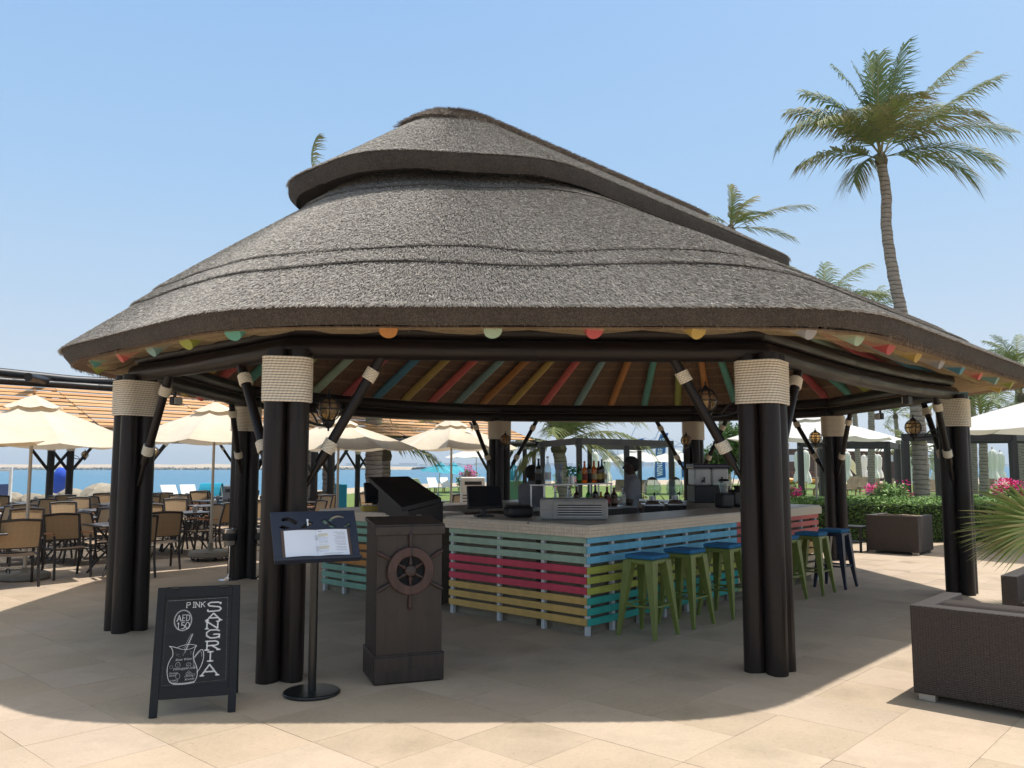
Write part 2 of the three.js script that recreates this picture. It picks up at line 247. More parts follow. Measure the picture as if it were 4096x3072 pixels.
// ---------------------------------------------------------------- pavilion
const pav = thing('beach_bar_pavilion', 'octagonal open pavilion with grey thatched roof on dark pole columns', 'pavilion', W(0, 0, 0), TH);
const OCT = { A: [-5.544, -1.407], B: [-5.544, 1.407], C: [-2.747, 4.10], D: [2.747, 4.10], E: [5.544, 1.407], F: [5.544, -1.407], G: [2.747, -4.10], H: [-2.747, -4.10] };
const ORD = ['A', 'B', 'C', 'D', 'E', 'F', 'G', 'H'];
function ring(L, Wd, c1, c2, r, nC = 9, nE = 15) {
  const K = [[-L, -(Wd - c2)], [-L, Wd - c2], [-L + c1, Wd], [L - c1, Wd], [L, Wd - c2], [L, -(Wd - c2)], [L - c1, -Wd], [-L + c1, -Wd]], out = [];
  const unit = (p, q) => { const l = Math.hypot(q[0] - p[0], q[1] - p[1]) || 1; return [(q[0] - p[0]) / l, (q[1] - p[1]) / l, l]; };
  const rd = K.map((p, i) => Math.min(r, .46 * Math.min(unit(p, K[(i + 1) % 8])[2], unit(p, K[(i + 7) % 8])[2])));
  K.forEach((p, i) => {
    const q = K[(i + 1) % 8], o = K[(i + 7) % 8], u0 = unit(p, o), u1 = unit(p, q), a = [p[0] + u0[0] * rd[i], p[1] + u0[1] * rd[i]], b = [p[0] + u1[0] * rd[i], p[1] + u1[1] * rd[i]];
    for (let k = 0; k < nC; k++) { const t = k / (nC - 1); out.push([(1 - t) * (1 - t) * a[0] + 2 * t * (1 - t) * p[0] + t * t * b[0], (1 - t) * (1 - t) * a[1] + 2 * t * (1 - t) * p[1] + t * t * b[1]]); }
    const e = [q[0] - u1[0] * rd[(i + 1) % 8], q[1] - u1[1] * rd[(i + 1) % 8]];
    for (let k = 1; k < nE; k++) { const t = k / nE; out.push([b[0] + (e[0] - b[0]) * t, b[1] + (e[1] - b[1]) * t]); }
  });
  return out;
}
const mixN = (a, b, t) => a.map((v, i) => v + (b[i] - v) * t);
function loft(levels, amp = 0, su = 1) {   // levels: [points, height]
  const n = levels[0][0].length, pos = [], uv = [], idx = []; let vl = 0; const cum = [0]; const p0 = levels[0][0];
  for (let i = 0; i < n; i++) cum.push(cum[i] + Math.hypot(p0[(i + 1) % n][0] - p0[i][0], p0[(i + 1) % n][1] - p0[i][1]));
  levels.forEach((lev, j) => { const [pts, h] = lev;
    if (j) vl += Math.hypot(Math.hypot(...pts[3]) - Math.hypot(...levels[j - 1][0][3]), h - levels[j - 1][1]);
    for (let i = 0; i <= n; i++) { const p = pts[i % n], w = amp * 2 * (fbm((i % n) * .35, j * .8, 1024, 5, 3) - .5) + amp * (fbm((i % n) * .06, j * .2 + 7, 1024, 8, 2) - .5) * 2; const l = Math.hypot(...p) || 1; pos.push(p[0] * (1 + w * .4 / l), h + w + (lev.dh ? lev.dh[i % n] : 0), p[1] * (1 + w * .4 / l)); uv.push(cum[i] * su, vl * su); }
  });
  const m = n + 1; for (let j = 0; j < levels.length - 1; j++) for (let i = 0; i < n; i++) { const a = j * m + i; idx.push(a, a + 1, a + m, a + 1, a + m + 1, a + m); }
  const g = new THREE.BufferGeometry(); g.setAttribute('position', new THREE.Float32BufferAttribute(pos, 3)); g.setAttribute('uv', new THREE.Float32BufferAttribute(uv, 2)); g.setIndex(idx); g.computeVertexNormals(); return g;
}
const EAVE = [6.30, 5.10, 3.15, 3.35, .75, 2.78], NECK = [4.15, 1.98, 1.55, 1.35, .6, 4.45], CAPE = [4.34, 1.97, 1.48, 1.2, .5, 4.77], RIDGE = [2.62, .16, .12, .10, .08, 5.92];
const bulge = t => .05 * Math.sin(PI * Math.min(1, t));
const lvl = (A, B, t, dh = 0, inset = 0) => { const q = mixN(A, B, t); return [ring(q[0] - inset, q[1] - inset, q[2], q[3], q[4]), q[5] + dh]; };
const lowerAt = (t, dh = 0, inset = 0) => lvl(EAVE, NECK, t, dh + bulge(t) * .6, inset);
const capAt = (t, dh = 0, inset = 0) => { const L = lvl(CAPE, RIDGE, t, dh, inset); L[1] += .05 * Math.sin(PI * t) * (t - .35); if (t > .8) L[1] -= (t - .8) * (t - .8) * 2.6; return L; };
function strawsOn(levelFn, t0, t1, N, parent, pal, len, name, off = 0, lift = .22) {
  const K = 24, lv = []; for (let k = 0; k <= K; k++) lv.push(levelFn(t0 + (t1 - t0) * k / K)); const n = lv[0][0].length;
  const eye = toLocal(V(0, 0, 0)), im = new THREE.InstancedMesh(new THREE.CylinderGeometry(.45, 1, 1, 3, 1, true), M.straw, N); im.name = name;
  const m4 = new THREE.Matrix4(), q = new THREE.Quaternion(), yv = V(0, 1, 0), col = new THREE.Color(); let c = 0, guard = 0;
  const seg = i => Math.hypot(lv[0][0][(i + 1) % n][0] - lv[0][0][i][0], lv[0][0][(i + 1) % n][1] - lv[0][0][i][1]), cum = [0]; for (let i = 0; i < n; i++) cum.push(cum[i] + seg(i));
  const spanTop = Math.hypot(...lv[K][0][30]) / Math.hypot(...lv[0][0][30]);
  while (c < N && guard++ < N * 6) {
    const f = R(); if (R() > 1 + (spanTop - 1) * f) continue;
    const k = Math.min(K - 1, Math.floor(f * K)), fk = f * K - k, s = R() * cum[n]; let lo = 0, hi = n; while (hi - lo > 1) { const mid = lo + hi >> 1; if (cum[mid] <= s) lo = mid; else hi = mid; }
    const fi = (s - cum[lo]) / (cum[lo + 1] - cum[lo]), j = (lo + 1) % n, g = (L, H, dh) => [(L[lo][0] * (1 - fi) + L[j][0] * fi), (L[lo][1] * (1 - fi) + L[j][1] * fi), H + (dh ? dh[lo] * (1 - fi) + dh[j] * fi : 0)];
    const a = g(lv[k][0], lv[k][1], lv[k].dh), b = g(lv[k + 1][0], lv[k + 1][1], lv[k + 1].dh), p = V(a[0] + (b[0] - a[0]) * fk, a[2] + (b[2] - a[2]) * fk, a[1] + (b[1] - a[1]) * fk);
    const down = V(a[0] - b[0], a[2] - b[2], a[1] - b[1]).normalize(), along = V(lv[k][0][j][0] - lv[k][0][lo][0], 0, lv[k][0][j][1] - lv[k][0][lo][1]).normalize(), nor = V(0, 0, 0).crossVectors(along, down); if (nor.y < 0) nor.negate();
    const faces = nor.x * (eye[0] - p.x) + nor.y * (1.65 - p.y) + nor.z * (eye[1] - p.z); if (faces < -2.6 && R() < .8) continue;
    const dir = down.clone().addScaledVector(nor, rr(.02, lift)).addScaledVector(along, rr(-.28, .28)).normalize(), L = rr(len * .6, len * 1.4), w = rr(.0014, .0031);
    p.addScaledVector(nor, off + rr(.0, .012)); q.setFromUnitVectors(yv, dir); m4.compose(p, q, V(w, L, w)); im.setMatrixAt(c, m4);
    const b0 = pal[Math.floor(R() * pal.length)], v = rr(.82, 1.18); col.setRGB(b0[0] * v, b0[1] * v, b0[2] * v); im.setColorAt(c, col); c++;
  }
  im.count = c; im.userData.kind = 'stuff'; im.castShadow = im.receiveShadow = true; parent.add(im); return im;
}
const PAL = [[.30, .268, .235], [.245, .215, .185], [.36, .325, .28], [.20, .172, .145], [.40, .35, .29], [.28, .25, .22], [.15, .13, .108]].map(c => c.map(v => v * 1.52).map((v, i) => v * [.98, 1, 1.01][i]));
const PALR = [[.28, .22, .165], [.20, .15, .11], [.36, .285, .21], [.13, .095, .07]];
{
  const roof = part('lower_roof', [loft([lowerAt(0, -.133, .07), lowerAt(.02, -.13, .3), lowerAt(.3, -.17), lowerAt(.6, -.17), lowerAt(.9, -.17), lowerAt(1.12, -.17)], .0)], M.reed, pav);
  // overlapping thatch courses, each with its cut lip
  const T = [[0, .265, 0, .128], [.243, .352, .03, .05], [.328, .965, .055, .05], [.945, 1.14, .085, .05]];
  T.forEach(([t0, t1, up, lip], ci) => {
    const lv = [], ph = ci === 2 ? 2 : 0, wob = i => ci ? .010 * Math.sin(i * .13 + .4) + .05 * (fbm(i * .11, 7, 1024, 4, 2) - .5) + .022 * Math.exp(-(((i - 32 - ph) / 3) ** 2)) - .02 * Math.exp(-(((i - 38 - ph) / 3) ** 2)) : 0;
    const shifted = t => { const L = lowerAt(t, up); if (!ci) return L; const L2 = lowerAt(t + .05, up), f = 1 - Math.min(1, Math.max(0, (t - t0) / (t1 - t0))); L[0] = L[0].map((p, i) => { const w = wob(i) * f / .05; return [p[0] + (L2[0][i][0] - p[0]) * w, p[1] + (L2[0][i][1] - p[1]) * w]; }); L.dh = L[0].map((_, i) => wob(i) * f / .05 * (L2[1] - L[1])); return L; };
    const N = Math.max(4, Math.round((t1 - t0) * 26)); for (let k = 0; k <= N; k++) { lv.push(shifted(t0 + (t1 - t0) * k / N)); }
    const course = part('thatch_course', loft(lv, .006), M.thatch, roof);
    const e0 = lv[0], inner = lowerAt(t0, up - lip, ci ? .01 : .06); if (ci) { inner[0] = e0[0]; inner.dh = e0.dh; }
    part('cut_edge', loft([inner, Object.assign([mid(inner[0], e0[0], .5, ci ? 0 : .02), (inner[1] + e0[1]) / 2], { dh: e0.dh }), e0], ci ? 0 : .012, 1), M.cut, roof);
    function mid(a, b, t, out) { return a.map((p, i) => { const x = p[0] + (b[i][0] - p[0]) * t, y = p[1] + (b[i][1] - p[1]) * t, l = Math.hypot(x, y); return [x * (1 + out / l), y * (1 + out / l)]; }); }
    strawsOn(shifted, t0, t1, [135000, 56000, 235000, 18000][ci], roof, PAL, .036, 'thatch_straws', .007, .40);
  });
  // cut ends that stick out of the eave face
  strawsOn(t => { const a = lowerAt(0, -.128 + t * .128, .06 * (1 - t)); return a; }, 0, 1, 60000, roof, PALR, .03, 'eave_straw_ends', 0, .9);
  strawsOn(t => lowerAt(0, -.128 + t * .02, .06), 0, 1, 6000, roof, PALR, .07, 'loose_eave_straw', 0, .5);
  strawsOn(t => lowerAt(t, .002), -.004, .012, 16000, roof, PAL, .06, 'lip_straws', 0, .25);
  strawsOn(t => capAt(t, .002), -.004, .02, 8000, roof, PAL, .06, 'lip_straws', 0, .25);
  // neck between the two roofs
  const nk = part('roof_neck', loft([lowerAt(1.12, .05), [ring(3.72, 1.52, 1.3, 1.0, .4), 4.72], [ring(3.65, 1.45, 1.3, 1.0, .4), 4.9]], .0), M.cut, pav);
  // roof cap
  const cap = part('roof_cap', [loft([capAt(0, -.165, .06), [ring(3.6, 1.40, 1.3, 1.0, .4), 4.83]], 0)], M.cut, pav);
  const cl = []; for (let k = 0; k <= 16; k++) cl.push(capAt(k / 16)); cl.push([ring(2.6, .004, .003, .003, .001), cl[16][1] + .005]); part('thatch_course', loft(cl, .006), M.thatch, cap);
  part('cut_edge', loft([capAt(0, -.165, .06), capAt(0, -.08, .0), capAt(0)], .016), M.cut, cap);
  strawsOn(t => capAt(t), 0, .93, 95000, cap, PAL, .036, 'thatch_straws', .007, .40);
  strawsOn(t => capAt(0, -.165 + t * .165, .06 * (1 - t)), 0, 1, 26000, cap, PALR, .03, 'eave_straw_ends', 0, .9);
  const rl = []; for (let k = 0; k <= 8; k++) rl.push(capAt(.72 + .28 * k / 8, .06 - (k === 8 ? .0 : 0))); rl.push([ring(2.6, .004, .003, .003, .001), rl[8][1] + .01]); part('ridge_capping', loft([capAt(.72, -.01), ...rl], .03), M.ridge, cap);
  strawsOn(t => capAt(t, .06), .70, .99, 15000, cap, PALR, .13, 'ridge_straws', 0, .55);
}
// columns: clusters of poles lashed with rope
function ropeCoil(path, pitch, turns, r, k = 6) {   // one rope laid in turns up a closed path (points in x, z)
  const n = path.length, tot = n * turns, pos = [], nor = [], uv = [], idx = []; let len = 0;
  for (let i = 0; i <= tot; i++) {
    const p = path[i % n], q = path[(i + 1) % n], o = path[(i + n - 1) % n], t = V(q[0] - o[0], 0, q[1] - o[1]).normalize(), out = V(t.z, 0, -t.x), wob = rr(-.0012, .0012); if (out.x * p[0] + out.z * p[1] < 0) out.negate();
    if (i) len += Math.hypot(p[0] - o[0], p[1] - o[1]);
    for (let j = 0; j <= k; j++) { const an = j / k * 2 * PI, cx = Math.cos(an), sy = Math.sin(an); pos.push(p[0] + out.x * (cx * r + wob), i / n * pitch + sy * r, p[1] + out.z * (cx * r + wob)); nor.push(out.x * cx, sy, out.z * cx); uv.push(len / .032, j / k); }
  }
  for (let i = 0; i < tot; i++) for (let j = 0; j < k; j++) { const a = i * (k + 1) + j; idx.push(a, a + 1, a + k + 1, a + 1, a + k + 2, a + k + 1); }
  const g = new THREE.BufferGeometry(); g.setAttribute('position', new THREE.Float32BufferAttribute(pos, 3)); g.setAttribute('normal', new THREE.Float32BufferAttribute(nor, 3)); g.setAttribute('uv', new THREE.Float32BufferAttribute(uv, 2)); g.setIndex(idx); return g;
}
const roundSq = (h, r, n = 5) => { const o = []; for (const [sx, sz, a0] of [[1, 1, 0], [-1, 1, PI / 2], [-1, -1, PI], [1, -1, 1.5 * PI]]) for (let k = 0; k <= n; k++) { const a = a0 + k / n * PI / 2; o.push([sx * (h - r) + Math.cos(a) * r, sz * (h - r) + Math.sin(a) * r]); } return o; };
const circ = (r, n = 14) => [...Array(n)].map((_, i) => [Math.cos(i / n * 2 * PI) * r, Math.sin(i / n * 2 * PI) * r]);
const PR = .087, HB = 2.585, BR = .086, coilG = ropeCoil(roundSq(PR * 2 + .012, PR + .01), .0212, 17, .0102), collarG = ropeCoil(circ(.049), .0165, 6, .0088);
const SPIN = { A: .0, B: -.62, C: .12, D: .1, E: .5, F: .1, G: 0, H: -.15 };
for (const k of ORD) {
  const [a, c] = OCT[k], col = new THREE.Group(); col.name = 'column'; col.position.set(a, 0, c); col.rotation.y = SPIN[k]; pav.add(col);
  for (const [sx, sz] of [[-1, -1], [1, -1], [1, 1], [-1, 1]]) part('pole', rod(V(sx * PR, -.01, sz * PR).multiplyScalar(1.02), V(sx * PR, 2.56, sz * PR), PR * rr(.97, 1.03), PR * rr(.94, .99), 22), M.pole, col);
  const rp = part('rope_wrap', coilG, M.rope, col); rp.position.y = 2.145;
  part('mortar_foot', lathe([[.001, -.02], [.235, -.012], [.19, .003], [.15, .006], [.001, .006]], 18), M.slab[2], col);
  const i = ORD.indexOf(k);
  for (const o of [ORD[(i + 1) % 8], ORD[(i + 7) % 8]]) {       // two braces up to the ring beam
    const d = V(OCT[o][0] - a, 0, OCT[o][1] - c).normalize(), p = V(a, 0, c).addScaledVector(d, .14), q = V(a, 0, c).addScaledVector(d, .74); p.y = 1.44; q.y = 2.52;
    const dir = q.clone().sub(p).normalize(), br = part('brace', [rod(p, q, .018, .040, 14), rod(p.clone().addScaledVector(dir, .25), q, .040, .040, 14)], M.pole, pav);
    for (const t of [.36, 1.02]) { const cl = part('rope_collar', collarG, M.ropeS, br); cl.position.copy(p).addScaledVector(dir, t); cl.quaternion.setFromUnitVectors(V(0, 1, 0), dir); }
  }
}
for (let i = 0; i < 8; i++) {   // ring beam: two logs on each side, the long sides sag a little
  const p = OCT[ORD[i]], q = OCT[ORD[(i + 1) % 8]], sag = (i === 2 || i === 6) ? .055 : .008;
  for (const [y, r, ins] of [[HB, BR, 1], [HB + .165, .08, .992]]) {
    const pts = []; for (let k = 0; k <= 10; k++) { const t = k / 10; pts.push(V((p[0] + (q[0] - p[0]) * t) * ins, y - sag * Math.sin(PI * t), (p[1] + (q[1] - p[1]) * t) * ins)); }
    const g = tube(pts, r, 30, 18), uv = g.attributes.uv, L = pts[0].distanceTo(pts[10]); for (let n = 0; n < uv.count; n++) uv.setXY(n, uv.getY(n) * .55, uv.getX(n) * L);
    part('ring_beam_log', [g, new THREE.SphereGeometry(r, 16, 12).translate(pts[0].x, pts[0].y, pts[0].z)], M.pole, pav);
  }
}
// painted rafters, their round ends showing under the eave
{
  const fr = { 0: [['teal', .1], ['coral', .3], ['paleTeal', .5], ['lime', .7], ['teal', .93]], 1: [['orange', .235], ['pale', .412], ['red', .585], ['yellow', .762], ['grey', .955]] };
  const cols = ['pale', 'red', 'yellow', 'grey', 'blue', 'coral', 'paleTeal', 'lime'], def = ['coral', 'pale', 'yellow', 'teal', 'orange', 'lime', 'blue', 'red'];
  fr[2] = cols.map((c, i) => [c, .075 + i * .122]);
  for (const k of [3, 4, 5, 6, 7]) { const n = k === 6 ? 9 : k % 4 === 0 ? 5 : 6; fr[k] = [...Array(n)].map((_, i) => [['pale', 'lime', 'teal', 'orange', 'paleTeal', 'coral', 'yellow', 'blue', 'red'][(i + k * 2) % 9], (i + .5) / n]); }
  const cor = q => { const [L, w, c1, c2] = q; return [[-L, -(w - c2)], [-L, w - c2], [-L + c1, w], [L - c1, w], [L, w - c2], [L, -(w - c2)], [L - c1, -w], [-L + c1, -w]]; };
  const E0 = cor([6.04, 4.84, 3.05, 3.2]), N0 = cor(NECK);
  for (const k in fr) for (const [cn, f] of fr[k]) {
    const i = +k, j = (i + 1) % 8, p = V(E0[i][0] + (E0[j][0] - E0[i][0]) * f, 2.65, E0[i][1] + (E0[j][1] - E0[i][1]) * f), q = V(N0[i][0] + (N0[j][0] - N0[i][0]) * f, 4.245, N0[i][1] + (N0[j][1] - N0[i][1]) * f);
    part('rafter', rod(p, q, .07, .06, 18), P[cn], pav);
  }
  // netting slung between eave and ring beam
  const n = 8 * 24, o = [ring(6.12, 4.92, 3.1, 3.3, .7), ring(5.95, 4.75, 3.05, 3.2, .6), ring(5.75, 4.45, 2.9, 2.9, .4), ring(5.60, 4.20, 2.82, 2.75, .3)];
  const net = loft([[o[0], 2.662], [o[1], 2.655], [o[2], 2.70], [o[3], 2.80]], 0, 1); const np = net.attributes.position, m = o[0].length + 1;
  for (let i = 0; i < np.count; i++) { const s = (i % m) / m * 44, row = Math.floor(i / m); if (row === 1 || row === 2) np.setY(i, np.getY(i) + .02 * Math.cos(s * 2 * PI)); } net.computeVertexNormals();
  const tNet = tex(128, 128, (u, v) => { const a = Math.abs(((u + v) * 8 % 1) - .5), b = Math.abs(((u - v) * 8 % 1 + 1) % 1 - .5); return a < .09 || b < .09 ? 1 : 0; }, [6, 6]);
  part('eave_net', net, std([.70, .53, .31], .95, { alphaMap: tNet, transparent: true, side: THREE.DoubleSide }), pav);
}
// floodlights clamped under the ring beam
for (const [a, c, r] of [[-4.6, -2.5, .4], [4.4, 2.6, -2.2], [1.2, 4.02, PI]]) {
  const f = thing('floodlight', a < 0 ? 'small grey floodlight clamped to the beam over the dining terrace' : c > 4 ? 'small dark floodlight under the long sagging beam' : 'small grey floodlight clamped to the beam beside the white parasol', 'floodlight', W(a, 2.41, c), TH + r);
  part('housing', rbox(.15, .1, .07, .012), M.dark, f); part('lens', rbox(.13, .08, .012, .004, 0, 0, .04), M.white, f); part('bracket', box(.02, .1, .03, 0, .065, -.02), M.dark, f);
}
// ---------------------------------------------------------------- bar counter
{
  const bar = thing('bar_counter', 'tile edged bar counter clad in painted colour slats under the thatched roof', 'bar counter', W(0, 0, 0), TH);
  const wallM = std([.34, .29, .215], .97, { map: tStone, bumpMap: tStoneB, bumpScale: .02 }), top = std([.68, .58, .46], .32, { map: tWear, bumpMap: tStoneB, bumpScale: .0008 });
  const X0 = -2.66, X1 = 2.81, Z1 = 2.20, Z0 = -2.20, D = .72, H = .93;
  // sections as [x0, x1, z0, z1] of the stone core
  const core = [[X0, X1, Z1 - D, Z1], [X0, X0 + D, .24, Z1 - D], [X0, X0 + D, Z0, -.22], [X0 + D, X1, Z0, Z0 + .6], [X1 - .6, X1, Z0 + .6, Z1 - D]];
  core.forEach(([a, b, c, d]) => { part('stone_core', box(b - a - .16, H - .02, d - c - (c > 1 ? .16 : .02), (a + b) / 2, (H - .02) / 2 - .005, (c + d) / 2), wallM, bar); });
  const tops = [[X0 - .05, X1 + .05, Z1 - D - .02, Z1 + .05], [X0 - .05, X0 + D, .19, Z1 - D - .025], [X0 - .05, X0 + D, Z0 - .05, -.25], [X0 + D + .004, X1 + .05, Z0 - .05, Z0 + .6], [X1 - .6, X1 + .05, Z0 + .604, Z1 - D - .025]];
  tops.forEach(([a, b, c, d]) => part('counter_top', rbox(b - a - .012, .12, d - c - .012, .018, (a + b) / 2, .995 + .012, (c + d) / 2, 3), top, bar));
  // mosaic tiles round the edge: three rows
  const S = .0335, tg = new RoundedBoxGeometry(S - .0025, S - .0025, .008, 1, .0015), tm = [[.82, .69, .535], [.78, .66, .51], [.85, .72, .56], [.80, .67, .515]].map(c => std(c, .25, { map: tWear })), rest = [], list = [];
  const edge = (ax, az, bx, bz, nx, nz) => { const L = Math.hypot(bx - ax, bz - az), n = Math.round(L / S); for (let i = 0; i < n; i++) for (let r = 0; r < 3; r++) { const t = (i + .5) / n; list.push([ax + (bx - ax) * t + nx * .002, .960 + r * S, az + (bz - az) * t + nz * .002, Math.atan2(nx, nz)]); } };
  edge(X0 - .05, Z1 + .05, X1 + .05, Z1 + .05, 0, 1); edge(X0 - .05, Z1 + .05, X0 - .05, .19, -1, 0); edge(X0 - .05, -.25, X0 - .05, Z0 - .05, -1, 0); edge(X1 + .05, Z1 + .05, X1 + .05, Z0 - .05, 1, 0); edge(X0, .19, X0 + D, .19, 0, -1); edge(X0, -.25, X0 + D, -.25, 0, 1);
  const eye = toLocal(V(0, 0, 0)); list.sort((p, q) => Math.hypot(p[0] - eye[0], p[2] - eye[1]) - Math.hypot(q[0] - eye[0], q[2] - eye[1]));
  list.forEach(([x, y, z, r], i) => { if (i < 300) { const m = part('tile', tg, tm[Math.floor(R() * 4)], bar); m.position.set(x, y, z); m.rotation.y = r; } else rest.push(tg.clone().rotateY(r).translate(x, y, z)); });
  part('tiles_beyond', rest, tm[0], bar).userData.kind = 'stuff';
  // posts and slats
  const post = (x, z) => part('post', rbox(.046, .93, .046, .005, x, .46, z), M.postWhite, bar);
  const slats = (ax, az, bx, bz, nx, nz, cols) => { const L = Math.hypot(bx - ax, bz - az) - .006, ry = Math.atan2(-(bz - az), bx - ax);
    for (let r = 0; r < 9; r++) { const m = part('slat', rbox(L, .068, .018, .004), P[cols[Math.floor(r / 3)]], bar); m.position.set((ax + bx) / 2 + nx * .010, .918 - r * .0985 + rr(-.002, .002), (az + bz) / 2 + nz * .010); m.rotation.y = ry; m.rotation.z = rr(-.0012, .0012); } };
  const zf = Z1 + .0, xf = X0;
  for (const x of [X0 + .026, -2.23, -1.75, -1.27, -.8, -.3, .2, .72, 1.25, 1.8, 2.3, X1 - .026]) post(x, Z1 - .026);
  for (const z of [1.62, 1.0, .28]) post(X0 + .026, z); for (const z of [-.27, -.75, -1.25, -1.75, Z0 + .03]) post(X0 + .026, z);
  for (const z of [1.5, .8, 0, -.8, -1.6, Z0 + .03]) post(X1 - .026, z);
  slats(X0 - .019, zf, .35, zf, 0, 1, ['sky', 'olive', 'aqua']); slats(.352, zf, X1 + .019, zf, 0, 1, ['coral', 'mustard', 'cream']);
  slats(xf, Z1, xf, .25, -1, 0, ['pale', 'crimson', 'mustard']); slats(xf, -.24, xf, Z0, -1, 0, ['sea', 'orange', 'sea']); slats(X1, Z1, X1, Z0, 1, 0, ['coral', 'mustard', 'cream']);
}
// stools
const stoolPos = [[1.33, 8.35], [1.81, 8.885], [2.35, 9.44], [3.34, 10.5], [3.90, 11.03], [4.40, 11.56]];
function makeStool(paintM, label, pos, group, name = 'bar_stool') {
  const s = thing(name, label, 'stool', pos, TH + .02, group), cush = std([.025, .17, .36], .9, { map: tCloth });
  part('seat_pan', [rbox(.315, .05, .315, .022, 0, .71, 0, 3)], paintM, s); part('cushion', rbox(.325, .045, .325, .02, 0, .757, 0, 3), cush, s);
  for (const [x, z] of [[-1, -1], [1, -1], [1, 1], [-1, 1]]) {
    const g = new THREE.CylinderGeometry(.066, .021, .72, 4, 1).toNonIndexed(); g.computeVertexNormals(); g.scale(1, 1, 1); g.rotateY(PI / 4); const a = Math.atan(.085 / .7); g.rotateZ(x * a); g.rotateX(-z * a); g.translate(x * .165, .358, z * .165);
    const l = part('leg', g, paintM, s); part('foot', cyl(.019, .02, .035, x * .207, 0, z * .207, 10), paintM, l);
  }
  for (const z of [-1, 1]) { part('stretcher', rod(V(-.175, .29, z * .175), V(.175, .29, z * .175), .011), paintM, s); part('stretcher', rod(V(z * .175, .29, -.175), V(z * .175, .29, .175), .011), paintM, s); }
  return s;
}
{
  const green = std([.21, .25, .05], .4, { map: tWear }), navy = std([.018, .025, .055], .4, { map: tWear });
  const s0 = makeStool(green, 'green metal bar stool with blue cushion before the sky blue slats', V(stoolPos[0][0], 0, -stoolPos[0][1]), 'green stools before the blue slats');
  for (const i of [1, 2]) copy(s0, V(stoolPos[i][0], 0, -stoolPos[i][1]), TH + rr(-.06, .06));
  for (const i of [3, 4]) copy(s0, V(stoolPos[i][0], 0, -stoolPos[i][1]), TH + rr(-.06, .06), 'green metal bar stool with blue cushion before the coral slats', 'green stools before the coral slats');
  makeStool(navy, 'dark navy metal bar stool with blue cushion at the end of the bar', V(stoolPos[5][0], 0, -stoolPos[5][1]));
}
